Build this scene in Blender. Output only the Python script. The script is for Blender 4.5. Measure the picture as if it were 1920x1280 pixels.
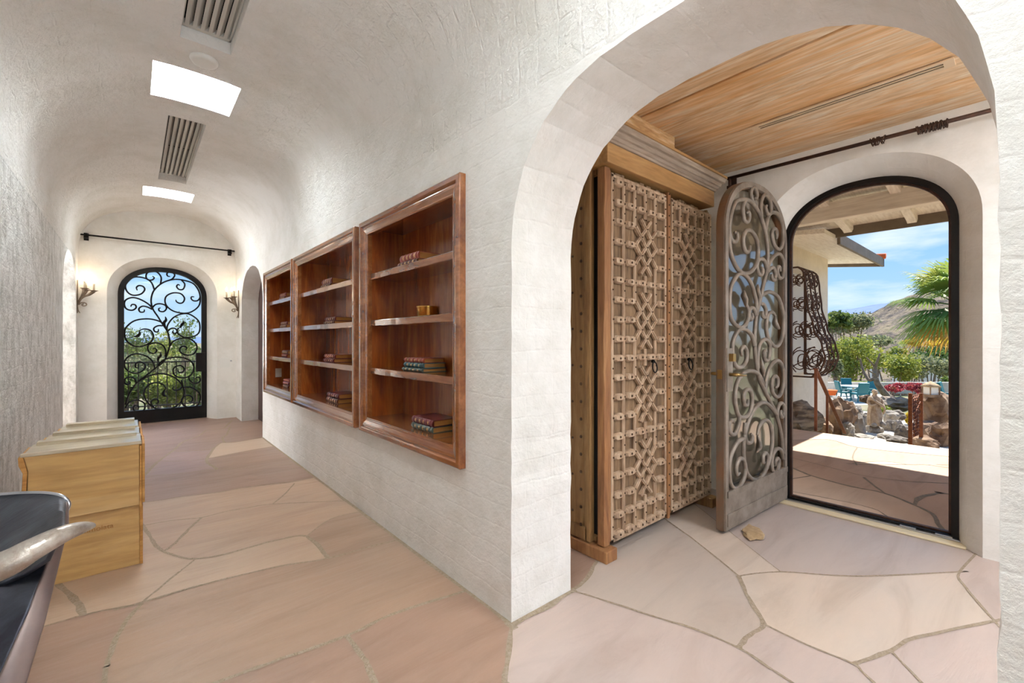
import bpy, bmesh, math, random
from mathutils import Vector, Matrix, noise
from mathutils.geometry import tessellate_polygon, delaunay_2d_cdt
PI = math.pi
R = math.radians
sc = bpy.context.scene
for o in list(bpy.data.objects): bpy.data.objects.remove(o)
COL = sc.collection
random.seed(7)

# ------------------------------------------------------------------ camera
F_PX, EYE = 828.0, 1.25
YAW = math.atan(710 / 828.0)
CS, CC = math.sin(YAW), math.cos(YAW)
cam_d = bpy.data.cameras.new('camera')
cam = bpy.data.objects.new('camera', cam_d); COL.objects.link(cam)
cam.location = (0, 0, EYE); cam.rotation_euler = (PI / 2, 0, -YAW)
cam_d.sensor_width = 36.0; cam_d.lens = F_PX / 1920 * 36.0
cam_d.shift_y = -2 / 1920.0
cam_d.clip_start = 0.02; cam_d.clip_end = 9000
sc.camera = cam

# ------------------------------------------------------------------ view, world, sun, large lamps
sc.view_settings.view_transform = 'Standard'; sc.view_settings.look = 'None'
sc.view_settings.gamma = 1.0; sc.view_settings.exposure = 0.42
sc.view_settings.use_curve_mapping = False
sc.cycles.max_bounces = 10; sc.cycles.diffuse_bounces = 6; sc.cycles.glossy_bounces = 4
sc.cycles.transparent_max_bounces = 24; sc.cycles.transmission_bounces = 6
sc.cycles.sample_clamp_indirect = 6.0
sc.cycles.use_denoising = True
sc.cycles.caustics_reflective = False; sc.cycles.caustics_refractive = False

def srgb(h):
    if isinstance(h, (tuple, list)): r, g, b = [c / 255.0 for c in h[:3]]
    else:
        h = h.lstrip('#'); r, g, b = [int(h[i:i + 2], 16) / 255.0 for i in (0, 2, 4)]
    f = lambda c: c / 12.92 if c <= 0.04045 else ((c + 0.055) / 1.055) ** 2.4
    return (f(r), f(g), f(b), 1.0)

class NT:
    """small node-tree helper"""
    def __init__(s, tree): s.t = tree; s.n = tree.nodes; s.l = tree.links
    def add(s, typ, **kw):
        nd = s.n.new(typ)
        for k, v in kw.items():
            if k.startswith('i_'):
                key = k[2:]; key = int(key) if key.isdigit() else key.replace('_', ' ')
                nd.inputs[key].default_value = v
            else: setattr(nd, k, v)
        return nd
    def link(s, a, ao, b, bi): s.l.new(a.outputs[ao], b.inputs[bi])
    def ramp(s, stops, interp='LINEAR'):
        r = s.n.new('ShaderNodeValToRGB'); e = r.color_ramp.elements; r.color_ramp.interpolation = interp
        while len(e) < len(stops): e.new(0.5)
        for el, (p, c) in zip(e, stops): el.position = p; el.color = c if len(c) == 4 else (*c, 1)
        return r

world = bpy.data.worlds.new('sky'); sc.world = world; world.use_nodes = True
w = NT(world.node_tree); w.n.clear()
wtc = w.add('ShaderNodeTexCoord'); wsep = w.add('ShaderNodeSeparateXYZ'); w.link(wtc, 'Generated', wsep, 0)
wr = w.ramp([(0.0, srgb('b9b0a0')), (0.49, srgb('c3c2b8')), (0.505, srgb('c6ddf3')), (0.54, srgb('a6cdf6')), (0.60, srgb('86bbf4')), (1.0, srgb('4d8fe0'))])
wm = w.add('ShaderNodeMapRange'); wm.inputs[1].default_value = -1; wm.inputs[2].default_value = 1
w.link(wsep, 'Z', wm, 0); w.link(wm, 0, wr, 0)
wmap = w.add('ShaderNodeMapping'); wmap.inputs['Scale'].default_value = (1.2, 1.2, 5.0)
wn = w.add('ShaderNodeTexNoise', i_Scale=3.2, i_Detail=6.0, i_Roughness=0.55)
w.link(wtc, 'Generated', wmap, 0); w.link(wmap, 0, wn, 'Vector')
wcr = w.ramp([(0.50, (0, 0, 0)), (0.74, (0.8, 0.8, 0.8))]); w.link(wn, 0, wcr, 0)
wgt = w.add('ShaderNodeMath', operation='GREATER_THAN'); w.link(wsep, 'Z', wgt, 0); wgt.inputs[1].default_value = 0.0
wmu = w.add('ShaderNodeMath', operation='MULTIPLY'); w.link(wcr, 0, wmu, 0); w.link(wgt, 0, wmu, 1)
wmx = w.add('ShaderNodeMix', data_type='RGBA'); w.link(wmu, 0, wmx, 0); w.link(wr, 0, wmx, 6)
wmx.inputs[7].default_value = srgb('f4f8fd')
wb = w.add('ShaderNodeBackground', i_Strength=0.95); w.link(wmx, 2, wb, 0)
wo = w.add('ShaderNodeOutputWorld'); w.link(wb, 0, wo, 0)

sun_d = bpy.data.lights.new('sun', 'SUN'); sun_d.energy = 8.6; sun_d.angle = R(0.6); sun_d.color = (1.0, 0.95, 0.87)
sun = bpy.data.objects.new('sun', sun_d); COL.objects.link(sun)
sun.rotation_euler = Vector((1.0, -0.05, 1.5)).to_track_quat('Z', 'Y').to_euler()   # sun stands over the valley, 56 degrees up

def area(name, loc, aim, sx, sy, power, color=(1, 1, 1)):
    d = bpy.data.lights.new(name, 'AREA'); d.shape = 'RECTANGLE'; d.size = sx; d.size_y = sy
    d.energy = power; d.color = color
    o = bpy.data.objects.new(name, d); COL.objects.link(o); o.location = loc
    o.rotation_euler = (Vector(loc) - Vector(aim)).to_track_quat('Z', 'Y').to_euler()
    return o
# fill lamps added out of view to brighten the vault, entry and hall
pb = area('vault_fill', (0.35, -3.05, 0.95), (0.3, -1.05, 3.4), 1.5, 1.2, 36, (0.88, 0.95, 1.0))
pb.data.spread = R(85)
area('entry_fill', (2.9, -1.72, 1.35), (2.2, 1.5, 1.6), 1.3, 2.0, 8, (0.84, 0.92, 1.0))
area('alcove_fill', (-2.22, 8.34, 1.45), (0.9, 5.7, 2.5), 0.45, 1.6, 78, (0.93, 0.97, 1.0))

# ------------------------------------------------------------------ where a sight line meets a plane (used for measuring)
def ray(u, v):
    a = (u - 960) / F_PX; b = (638 - v) / F_PX
    return Vector((CS + a * CC, CC - a * CS, b))
def onX(u, v, X): d = ray(u, v); k = X / d.x; return Vector((X, d.y * k, EYE + d.z * k))
def onY(u, v, Y): d = ray(u, v); k = Y / d.y; return Vector((d.x * k, Y, EYE + d.z * k))
def onZ(u, v, Z): d = ray(u, v); k = (Z - EYE) / d.z; return Vector((d.x * k, d.y * k, Z))
def atd(u, v, D): d = ray(u, v); return Vector((d.x * D, d.y * D, EYE + d.z * D))

# ------------------------------------------------------------------ materials
MATS = {}
def newmat(name):
    m = bpy.data.materials.new(name); m.use_nodes = True; t = NT(m.node_tree); t.n.clear()
    out = t.add('ShaderNodeOutputMaterial'); b = t.add('ShaderNodeBsdfPrincipled')
    t.link(b, 0, out, 0); MATS[name] = m
    return m, t, b, out
def simple(name, col, rough=0.5, metal=0.0, col2=None, nscale=8, stretch=(1, 1, 1), bump=0.0, bscale=40, coat=0.0, spec=None, lo=0.35, hi=0.65):
    m, t, b, out = newmat(name)
    b.inputs['Base Color'].default_value = srgb(col); b.inputs['Roughness'].default_value = rough
    b.inputs['Metallic'].default_value = metal; b.inputs['Coat Weight'].default_value = coat
    b.inputs['Coat Roughness'].default_value = 0.15
    if spec is not None: b.inputs['Specular IOR Level'].default_value = spec
    if col2 or bump:
        tc = t.add('ShaderNodeTexCoord'); mp = t.add('ShaderNodeMapping'); mp.inputs['Scale'].default_value = stretch
        t.link(tc, 'Object', mp, 0)
    if col2:
        n = t.add('ShaderNodeTexNoise', i_Scale=nscale, i_Detail=5.0, i_Roughness=0.6); t.link(mp, 0, n, 'Vector')
        r = t.ramp([(lo, srgb(col)), (hi, srgb(col2))]); t.link(n, 0, r, 0); t.link(r, 0, b, 'Base Color')
    if bump:
        n2 = t.add('ShaderNodeTexNoise', i_Scale=bscale, i_Detail=4.0); t.link(mp, 0, n2, 'Vector')
        bp = t.add('ShaderNodeBump', i_Strength=bump, i_Distance=0.01); t.link(n2, 0, bp, 'Height'); t.link(bp, 0, b, 'Normal')
    return m
def wood(name, dark, mid, light, grain='Z', scale=3.0, rough=0.45, coat=0.0, bump=0.15, fine=60, distort=2.5, knots=None):
    m, t, b, out = newmat(name)
    tc = t.add('ShaderNodeTexCoord'); mp = t.add('ShaderNodeMapping')
    s = {'X': (0.12, 1, 1), 'Y': (1, 0.12, 1), 'Z': (1, 1, 0.12)}[grain]; mp.inputs['Scale'].default_value = s
    t.link(tc, 'Object', mp, 0)
    n = t.add('ShaderNodeTexNoise', i_Scale=scale * 3, i_Detail=8.0, i_Roughness=0.65, i_Distortion=distort); t.link(mp, 0, n, 'Vector')
    r = t.ramp([(0.3, srgb(dark)), (0.5, srgb(mid)), (0.72, srgb(light))]); t.link(n, 0, r, 0)
    n2 = t.add('ShaderNodeTexNoise', i_Scale=fine, i_Detail=3.0); t.link(mp, 0, n2, 'Vector')
    mx = t.add('ShaderNodeMix', data_type='RGBA', blend_type='MULTIPLY'); mx.inputs[0].default_value = 0.45
    r2 = t.ramp([(0.3, (0.55, 0.5, 0.45)), (0.6, (1, 1, 1))]); t.link(n2, 0, r2, 0)
    t.link(r, 0, mx, 6); t.link(r2, 0, mx, 7); last = (mx, 2)
    if knots:
        v = t.add('ShaderNodeTexVoronoi', i_Scale=knots); mp2 = t.add('ShaderNodeMapping')
        mp2.inputs['Scale'].default_value = {'X': (0.6, 1, 1), 'Y': (1, 0.6, 1), 'Z': (1, 1, 0.6)}[grain]
        t.link(tc, 'Object', mp2, 0); t.link(mp2, 0, v, 'Vector')
        r3 = t.ramp([(0.06, srgb('6b4220')), (0.11, (1, 1, 1))]); t.link(v, 'Distance', r3, 0)
        mx2 = t.add('ShaderNodeMix', data_type='RGBA', blend_type='MULTIPLY'); mx2.inputs[0].default_value = 0.85
        t.link(mx, 2, mx2, 6); t.link(r3, 0, mx2, 7); last = (mx2, 2)
    t.link(last[0], last[1], b, 'Base Color')
    b.inputs['Roughness'].default_value = rough; b.inputs['Coat Weight'].default_value = coat; b.inputs['Coat Roughness'].default_value = 0.1
    if bump:
        bp = t.add('ShaderNodeBump', i_Strength=bump, i_Distance=0.004); t.link(n2, 0, bp, 'Height'); t.link(bp, 0, b, 'Normal')
    return m
def plaster(name, col, bw=0.30, bh=0.10, brick=0.35, rough_s=0.35, brush=0.3, stain=0.88):
    """slump block laid up in courses under thick white paint"""
    m, t, b, out = newmat(name)
    uv = t.add('ShaderNodeTexCoord')
    wob = t.add('ShaderNodeTexNoise', i_Scale=5.0, i_Detail=3.0); t.link(uv, 'UV', wob, 'Vector')
    sub = t.add('ShaderNodeVectorMath', operation='SUBTRACT'); t.link(wob, 'Color', sub, 0); sub.inputs[1].default_value = (0.5, 0.5, 0.5)
    sca = t.add('ShaderNodeVectorMath', operation='SCALE'); t.link(sub, 0, sca, 0); sca.inputs['Scale'].default_value = 0.05
    add = t.add('ShaderNodeVectorMath', operation='ADD'); t.link(uv, 'UV', add, 0); t.link(sca, 0, add, 1)
    bk = t.add('ShaderNodeTexBrick', i_Scale=1.0); bk.inputs['Brick Width'].default_value = bw; bk.inputs['Row Height'].default_value = bh
    bk.inputs['Mortar Size'].default_value = 0.008; bk.inputs['Mortar Smooth'].default_value = 1.0
    bk.inputs['Color1'].default_value = (1, 1, 1, 1); bk.inputs['Color2'].default_value = (0.75, 0.75, 0.75, 1); bk.inputs['Mortar'].default_value = (0, 0, 0, 1)
    t.link(add, 0, bk, 'Vector')
    n1 = t.add('ShaderNodeTexNoise', i_Scale=9.0, i_Detail=8.0, i_Roughness=0.65); t.link(add, 0, n1, 'Vector')
    n2 = t.add('ShaderNodeTexNoise', i_Scale=55.0, i_Detail=4.0, i_Roughness=0.6); t.link(uv, 'UV', n2, 'Vector')
    b1 = t.add('ShaderNodeBump', i_Strength=brick, i_Distance=0.02); t.link(bk, 'Color', b1, 'Height')
    b2 = t.add('ShaderNodeBump', i_Strength=rough_s, i_Distance=0.03); t.link(n1, 0, b2, 'Height'); t.link(b1, 0, b2, 'Normal')
    b3 = t.add('ShaderNodeBump', i_Strength=brush, i_Distance=0.004); t.link(n2, 0, b3, 'Height'); t.link(b2, 0, b3, 'Normal')
    t.link(b3, 0, b, 'Normal')
    n3 = t.add('ShaderNodeTexNoise', i_Scale=2.0, i_Detail=8.0, i_Roughness=0.7); t.link(add, 0, n3, 'Vector')
    mp3 = t.add('ShaderNodeMapping'); mp3.inputs['Scale'].default_value = (5, 2.2, 1) if stain < .7 else (1, 1, 1); t.link(add, 0, mp3, 0); t.link(mp3, 0, n3, 'Vector')
    c = srgb(col); r = t.ramp([(0.36, (c[0] * stain, c[1] * (stain - .005), c[2] * (stain - .03))), (0.56, c)]); t.link(n3, 0, r, 0)   # worn paint
    t.link(r, 0, b, 'Base Color'); b.inputs['Roughness'].default_value = 0.6; b.inputs['Specular IOR Level'].default_value = 0.3
    return m
plaster('plaster', 'f5f3f0', 0.34, 0.10, 0.12, 0.38, 0.45)
plaster('plaster_vault', 'f5f3f0', 0.36, 0.12, 0.20, 0.75, 0.8, 0.90)
plaster('plaster_rough', 'f5f4f2', 0.36, 0.12, 0.16, 1.1, 1.0, 0.64)
plaster('plaster_smooth', 'f3f1ed', 0.40, 0.20, 0.05, 0.10, 0.25)
plaster('stucco_outside', 'e8dccb', 0.30, 0.10, 0.14, 0.3, 0.3)

def stone_mat(name, attr='stone_colour', gloss=0.45, tint=1.0):
    m, t, b, out = newmat(name)
    tc = t.add('ShaderNodeTexCoord'); at = t.add('ShaderNodeAttribute', attribute_name=attr)
    mp = t.add('ShaderNodeMapping'); mp.inputs['Scale'].default_value = (0.35, 1.7, 1); mp.inputs['Rotation'].default_value = (0, 0, R(14))
    t.link(tc, 'Object', mp, 0)
    n = t.add('ShaderNodeTexNoise', i_Scale=3.0, i_Detail=8.0, i_Roughness=0.62, i_Distortion=0.8); t.link(mp, 0, n, 'Vector')
    r = t.ramp([(0.3, (0.80, 0.77, 0.74)), (0.5, (1, 1, 1)), (0.75, (1.12, 1.10, 1.08))]); t.link(n, 0, r, 0)
    mx = t.add('ShaderNodeMix', data_type='RGBA', blend_type='MULTIPLY'); mx.inputs[0].default_value = 0.8
    t.link(at, 'Color', mx, 6); t.link(r, 0, mx, 7)
    n2 = t.add('ShaderNodeTexNoise', i_Scale=0.9, i_Detail=3.0); t.link(tc, 'Object', n2, 'Vector')
    r2 = t.ramp([(0.35, (1.02, 0.98, 0.94)), (0.65, (0.98, 1.0, 1.01))]); t.link(n2, 0, r2, 0)
    mx2 = t.add('ShaderNodeMix', data_type='RGBA', blend_type='MULTIPLY'); mx2.inputs[0].default_value = 1.0
    t.link(mx, 2, mx2, 6); t.link(r2, 0, mx2, 7); t.link(mx2, 2, b, 'Base Color')
    n3 = t.add('ShaderNodeTexNoise', i_Scale=14.0, i_Detail=6.0); t.link(mp, 0, n3, 'Vector')
    bp = t.add('ShaderNodeBump', i_Strength=0.35, i_Distance=0.01); t.link(n3, 0, bp, 'Height')
    bp2 = t.add('ShaderNodeBump', i_Strength=0.4, i_Distance=0.02); t.link(n, 0, bp2, 'Height'); t.link(bp, 0, bp2, 'Normal')
    t.link(bp2, 0, b, 'Normal')
    b.inputs['Roughness'].default_value = gloss; b.inputs['Specular IOR Level'].default_value = 0.4
    return m
stone_mat('flagstone'); stone_mat('flagstone_outside', gloss=0.8)
simple('grout', 'ab9a88', 0.9, col2='97866f', nscale=60, bump=0.6, bscale=120)
simple('grout_outside', '8f8374', 0.9, col2='7a6f62', nscale=60, bump=0.6, bscale=120)

wood('cherry', '5c280e', '86431a', 'aa672e', 'Z', 2.0, 0.26, 0.6, 0.1, 70, 1.0)
wood('cherry_edge', '64331a', '87502a', 'a26a3f', 'Y', 2.0, 0.22, 1.0, 0.03, 70, 1.0)
wood('old_teak_shaded', '5c4836', '84694d', 'a88b6c', 'Z', 4.0, 0.75, 0, 0.6, 80, 2.0)  # darker copy of the teak, recess shade put into its colour
wood('old_teak_pale', '8c705a', 'b59a80', 'd0baa2', 'Z', 4.0, 0.8, 0, 0.6, 80, 2.0)
wood('old_teak_red', '6e452b', '94663f', 'ad8052', 'Z', 3.0, 0.6, 0, 0.4, 60, 1.5)
wood('carcass_wood', '6b4a2a', '8f6a40', 'a58457', 'Z', 3.0, 0.6, 0, 0.4, 70, 1.5)
wood('frieze_pine', 'a07848', 'b98f5c', 'cba574', 'X', 2.0, 0.45, 0.15, 0.2, 60, 1.0, knots=2.2)
wood('crown_grey', '86776a', 'a9998a', 'c3b6a6', 'X', 3.0, 0.7, 0, 0.4, 70, 1.5)
wood('oak_ceiling', 'd59a5c', 'e4b886', 'f2dfc4', 'Y', 1.3, 0.5, 0, 0.2, 40, 4.5)
wood('oak_ceiling_b', 'cf9c66', 'e3c198', 'f3e5cf', 'Y', 1.8, 0.5, 0, 0.25, 45, 5.5)
wood('plywood', 'b88f55', 'c9a268', 'd6b481', 'X', 1.2, 0.45, 0.1, 0.08, 40, 2.5, knots=2.6)
wood('plywood_edge', '9c6a30', 'b88443', 'cf9f5c', 'X', 6.0, 0.6, 0, 0.3, 90, 0.3)
simple('iron_black', '14100f', 0.45, 0.6, bump=0.15, bscale=80)
simple('iron_brown', '3c2c26', 0.55, 0.5, col2='54382a', nscale=20, bump=0.2, bscale=80)
simple('iron_rust', '6a3a22', 0.8, 0.2, col2='8d5230', nscale=25, bump=0.3, bscale=80)
simple('iron_pewter', '978a7e', 0.5, 0.2, col2='786c61', nscale=9, bump=0.2, bscale=60)
simple('door_edge_bronze', '80583a', 0.5, 0.3, col2='6b655a', nscale=5, stretch=(1, 1, 0.4), bump=0.3, bscale=40)
simple('bronze_black', '0d0a09', 0.4, 0.5)
simple('sconce_iron', '8c7d6c', 0.5, 0.35, col2='6d5848', nscale=30, bump=0.2)
simple('louvre_white', 'cdc9c2', 0.5); simple('vent_dark', '15130f', 0.9)
simple('white_plastic', 'efeeea', 0.4)
simple('brass', 'c8a055', 0.22, 1.0); simple('brass_old', 'a88c5a', 0.3, 1.0)
simple('nail', '55402f', 0.5, 0.6)
simple('door_brown', '4a3531', 0.6)
simple('steel_dark', '5a5f6a', 0.3, 0.75, col2='3c3c46', nscale=5, stretch=(1, 4, 1), bump=0.08, bscale=40)
simple('steel_pale', '8b7a76', 0.35, 0.55, col2='75686a', nscale=6, bump=0.08)
simple('horn', 'bdb4ab', 0.3, 0.35, col2='8f8074', nscale=25, bump=0.35, bscale=40, coat=0.4)
simple('threshold_pale', 'd9c9a8', 0.5); simple('track_metal', 'b9bcc0', 0.3, 0.9)
simple('sandstone', 'b89f7d', 0.9, col2='a08562', nscale=30, bump=0.8, bscale=40)
simple('pages', 'a9793f', 0.7, col2='8a5c2a', nscale=4, stretch=(1, 1, 40))
for n_, c_ in (('red', '8c3f2e'), ('maroon', '5e1f24'), ('teal', '3c5f66'), ('green', '3e4f49'), ('brown', '5a3020'), ('oxblood', '71302a')):
    simple('leather_' + n_, c_, 0.35, coat=0.3, bump=0.1)
simple('gilt', 'c9a468', 0.35, 0.7)
simple('ceramic_wax', 'd3c6b0', 0.5)
m_, t_, b_, o_ = newmat('bulb'); b_.inputs['Emission Color'].default_value = (1, 0.82, 0.55, 1); b_.inputs['Emission Strength'].default_value = 12
m_, t_, b_, o_ = newmat('skylight_soft'); b_.inputs['Emission Color'].default_value = (0.84, 0.93, 1, 1); b_.inputs['Emission Strength'].default_value = 20
m_, t_, b_, o_ = newmat('skylight_pane'); b_.inputs['Emission Color'].default_value = (0.84, 0.93, 1, 1); b_.inputs['Emission Strength'].default_value = 46
def fres(t, lo, hi):
    g = t.add('ShaderNodeLayerWeight', i_Blend=0.5); p = t.add('ShaderNodeMath', operation='POWER'); p.inputs[1].default_value = 4.0; t.link(g, 'Facing', p, 0)
    r = t.add('ShaderNodeMapRange'); r.inputs[3].default_value = lo; r.inputs[4].default_value = hi; t.link(p, 0, r, 0); return r
m_, t_, b_, o_ = newmat('glass')   # thin clear pane
t_.n.remove(b_)
tr = t_.add('ShaderNodeBsdfTransparent', i_Color=(0.96, 0.975, 0.965, 1)); gl = t_.add('ShaderNodeBsdfGlossy', i_Roughness=0.02)
fr = fres(t_, .03, .9); mxs = t_.add('ShaderNodeMixShader')
t_.link(fr, 0, mxs, 0); t_.link(tr, 0, mxs, 1); t_.link(gl, 0, mxs, 2); t_.link(mxs, 0, o_, 0)
m_, t_, b_, o_ = newmat('glass_wavy')
t_.n.remove(b_)
tr = t_.add('ShaderNodeBsdfTransparent', i_Color=(0.80, 0.79, 0.74, 1)); gl = t_.add('ShaderNodeBsdfGlossy', i_Roughness=0.06)
fr = fres(t_, .12, .8); mxs = t_.add('ShaderNodeMixShader')
tcg = t_.add('ShaderNodeTexCoord'); ng = t_.add('ShaderNodeTexNoise', i_Scale=5.0, i_Detail=2.0); t_.link(tcg, 'Object', ng, 'Vector')
bg = t_.add('ShaderNodeBump', i_Strength=0.12, i_Distance=0.02); t_.link(ng, 0, bg, 'Height'); t_.link(bg, 0, gl, 'Normal')
t_.link(fr, 0, mxs, 0); t_.link(tr, 0, mxs, 1); t_.link(gl, 0, mxs, 2); t_.link(mxs, 0, o_, 0)

# ------------------------------------------------------------------ mesh helpers
def wloc(o):
    p = Vector((0, 0, 0))
    while o is not None: p += o.location; o = o.parent
    return p
def tag(o, label=None, cat=None, group=None, kind=None):
    if label: o['label'] = label
    if cat: o['category'] = cat
    if group: o['group'] = group
    if kind: o['kind'] = kind
    return o
def empty(name, loc, label=None, cat=None, group=None, kind=None):
    o = bpy.data.objects.new(name, None); COL.objects.link(o); o.location = loc
    o.empty_display_size = 0.1
    return tag(o, label, cat, group, kind)
class MB:
    def __init__(s): s.v = []; s.f = []; s.m = []; s.uv = None; s.sm = []
    def add(s, vs, fs, mi=0, smooth=False):
        b = len(s.v); s.v += [tuple(v) for v in vs]
        for f in fs: s.f.append([i + b for i in f]); s.m.append(mi); s.sm.append(smooth)
        return s
    def box(s, lo, hi, mi=0):
        x0, y0, z0 = lo; x1, y1, z1 = hi
        return s.add([(x0, y0, z0), (x1, y0, z0), (x1, y1, z0), (x0, y1, z0), (x0, y0, z1), (x1, y0, z1), (x1, y1, z1), (x0, y1, z1)],
                     [(0, 3, 2, 1), (4, 5, 6, 7), (0, 1, 5, 4), (1, 2, 6, 5), (2, 3, 7, 6), (3, 0, 4, 7)], mi)
    def obox(s, c, size, rot=(0, 0, 0), mi=0):
        from mathutils import Euler
        M_ = Euler(rot).to_matrix(); c = Vector(c); h = [q / 2 for q in size]
        vs = [c + M_ @ Vector((sx * h[0], sy * h[1], sz * h[2])) for sz in (-1, 1) for sx, sy in ((-1, -1), (1, -1), (1, 1), (-1, 1))]
        return s.add(vs, [(0, 3, 2, 1), (4, 5, 6, 7), (0, 1, 5, 4), (1, 2, 6, 5), (2, 3, 7, 6), (3, 0, 4, 7)], mi)
    def bar(s, a, b, w_, h_, up=(0, 0, 1), mi=0):
        a = Vector(a); b = Vector(b); d = (b - a).normalized(); up = Vector(up)
        if abs(d.dot(up)) > 0.98: up = Vector((1, 0, 0))
        x = d.cross(up).normalized(); y = x.cross(d).normalized()
        vs = [p + x * (sx * w_ / 2) + y * (sy * h_ / 2) for p in (a, b) for sx, sy in ((-1, -1), (1, -1), (1, 1), (-1, 1))]
        return s.add(vs, [(0, 3, 2, 1), (4, 5, 6, 7), (0, 1, 5, 4), (1, 2, 6, 5), (2, 3, 7, 6), (3, 0, 4, 7)], mi)
    def tube(s, pts, r, n=8, mi=0, flat=1.0, closed=False):
        pts = [Vector(p) for p in pts]; L = len(pts); rs = r if isinstance(r, (list, tuple)) else [r] * L
        vs = []; N = None
        for i, p in enumerate(pts):
            t = (pts[min(i + 1, L - 1)] - pts[max(i - 1, 0)])
            if closed: t = pts[(i + 1) % L] - pts[i - 1]
            t = t.normalized() if t.length > 1e-9 else Vector((0, 0, 1))
            if N is None:
                N = t.orthogonal().normalized()
            N = (N - t * N.dot(t)); N = N.normalized() if N.length > 1e-6 else t.orthogonal().normalized()
            B = t.cross(N)
            for k in range(n):
                a = 2 * PI * k / n; vs.append(p + (N * math.cos(a) + B * math.sin(a) * flat) * rs[i])
        fs = []
        M2 = L if closed else L - 1
        for i in range(M2):
            j = (i + 1) % L
            for k in range(n): k2 = (k + 1) % n; fs.append((i * n + k, i * n + k2, j * n + k2, j * n + k))
        if not closed: fs += [tuple(range(n))[::-1], tuple((L - 1) * n + k for k in range(n))]
        return s.add(vs, fs, mi, True)
    def lathe(s, prof, c, n=16, mi=0, sx=1.0, sy=1.0):
        c = Vector(c); vs = []
        for r, z in prof:
            for k in range(n): a = 2 * PI * k / n; vs.append(c + Vector((r * math.cos(a) * sx, r * math.sin(a) * sy, z)))
        fs = [(i * n + k, i * n + (k + 1) % n, (i + 1) * n + (k + 1) % n, (i + 1) * n + k) for i in range(len(prof) - 1) for k in range(n)]
        fs += [tuple(range(n))[::-1], tuple((len(prof) - 1) * n + k for k in range(n))]
        return s.add(vs, fs, mi, True)
    def ball(s, c, r, mi=0, nu=10, nv=6, sz=(1, 1, 1)):
        c = Vector(c); prof = [(max(1e-4, math.sin(PI * i / nv)), -math.cos(PI * i / nv)) for i in range(nv + 1)]; vs = []
        for rr, z in prof:
            for k in range(nu): a = 2 * PI * k / nu; vs.append(c + Vector((rr * math.cos(a) * r * sz[0], rr * math.sin(a) * r * sz[1], z * r * sz[2])))
        fs = [(i * nu + k, i * nu + (k + 1) % nu, (i + 1) * nu + (k + 1) % nu, (i + 1) * nu + k) for i in range(nv) for k in range(nu)]
        return s.add(vs, fs, mi, True)
    def prism(s, poly, fa, fb, holes=(), mi=0):
        """poly and holes: 2D loops; fa, fb turn a 2D point into the near and far 3D point"""
        loops = [list(poly)] + [list(h) for h in holes]; flat = [p for l in loops for p in l]; n = len(flat)
        tris = tessellate_polygon([[Vector((p[0], p[1], 0)) for p in l] for l in loops])
        fs = [tuple(t) for t in tris] + [tuple(i + n for i in t[::-1]) for t in tris]; b = 0
        for l in loops:
            L = len(l)
            for i in range(L): j = (i + 1) % L; fs.append((b + i, b + j, b + j + n, b + i + n))
            b += L
        return s.add([fa(p) for p in flat] + [fb(p) for p in flat], fs, mi)
    def build(s, name, mat, parent=None, bevel=0.0, smooth=False, seg=2, box_uv=False, angle=35, recalc=True, subdiv=0):
        org = wloc(parent) if parent is not None else Vector((0, 0, 0))
        me = bpy.data.meshes.new(name)
        me.from_pydata([(v[0] - org.x, v[1] - org.y, v[2] - org.z) for v in s.v], [], s.f)
        mats = mat if isinstance(mat, (list, tuple)) else [mat]
        for q in mats: me.materials.append(MATS[q])
        if len(mats) > 1: me.polygons.foreach_set('material_index', [min(i, len(mats) - 1) for i in s.m])
        me.polygons.foreach_set('use_smooth', [bool(a or smooth) for a in s.sm])
        if recalc:
            bm = bmesh.new(); bm.from_mesh(me); bmesh.ops.recalc_face_normals(bm, faces=bm.faces); bm.to_mesh(me); bm.free()
        if box_uv or s.uv:
            uvl = me.uv_layers.new(name='UVMap')
            if s.uv:
                for lp in me.loops: uvl.data[lp.index].uv = s.uv[lp.vertex_index]
            else:
                for p in me.polygons:
                    nx, ny, nz = [abs(q) for q in p.normal]
                    for li in p.loop_indices:
                        c = me.vertices[me.loops[li].vertex_index].co
                        uvl.data[li].uv = (c.y, c.z) if nx >= ny and nx >= nz else ((c.x, c.z) if ny >= nz else (c.x, c.y))
        me.update()
        o = bpy.data.objects.new(name, me); COL.objects.link(o)
        if parent is not None: o.parent = parent
        if bevel:
            md = o.modifiers.new('bevel', 'BEVEL'); md.width = bevel; md.segments = seg; md.limit_method = 'ANGLE'; md.angle_limit = R(angle)
            md.harden_normals = False
        if subdiv:
            md = o.modifiers.new('subdiv', 'SUBSURF'); md.levels = subdiv; md.render_levels = subdiv
        return o
def copy_tree(o, loc=None, rotz=None, parent=None):
    c = o.copy(); COL.objects.link(c)
    if parent is not None: c.parent = parent
    for ch in [q for q in bpy.data.objects if q.parent == o]:
        d = ch.copy(); COL.objects.link(d); d.parent = c
        for g in [q for q in bpy.data.objects if q.parent == ch]:
            e = g.copy(); COL.objects.link(e); e.parent = d
    if loc is not None: c.location = loc
    if rotz is not None: c.rotation_euler = (0, 0, rotz)
    return c
def catmull(pts, n=6):
    P = [Vector(p) for p in pts]; out = []
    for i in range(len(P) - 1):
        a, b, c, d = P[max(i - 1, 0)], P[i], P[i + 1], P[min(i + 2, len(P) - 1)]
        for k in range(n):
            t = k / n
            out.append(0.5 * ((2 * b) + (c - a) * t + (2 * a - 5 * b + 4 * c - d) * t * t + (3 * b - a - 3 * c + d) * t ** 3))
    out.append(P[-1]); return out
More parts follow.
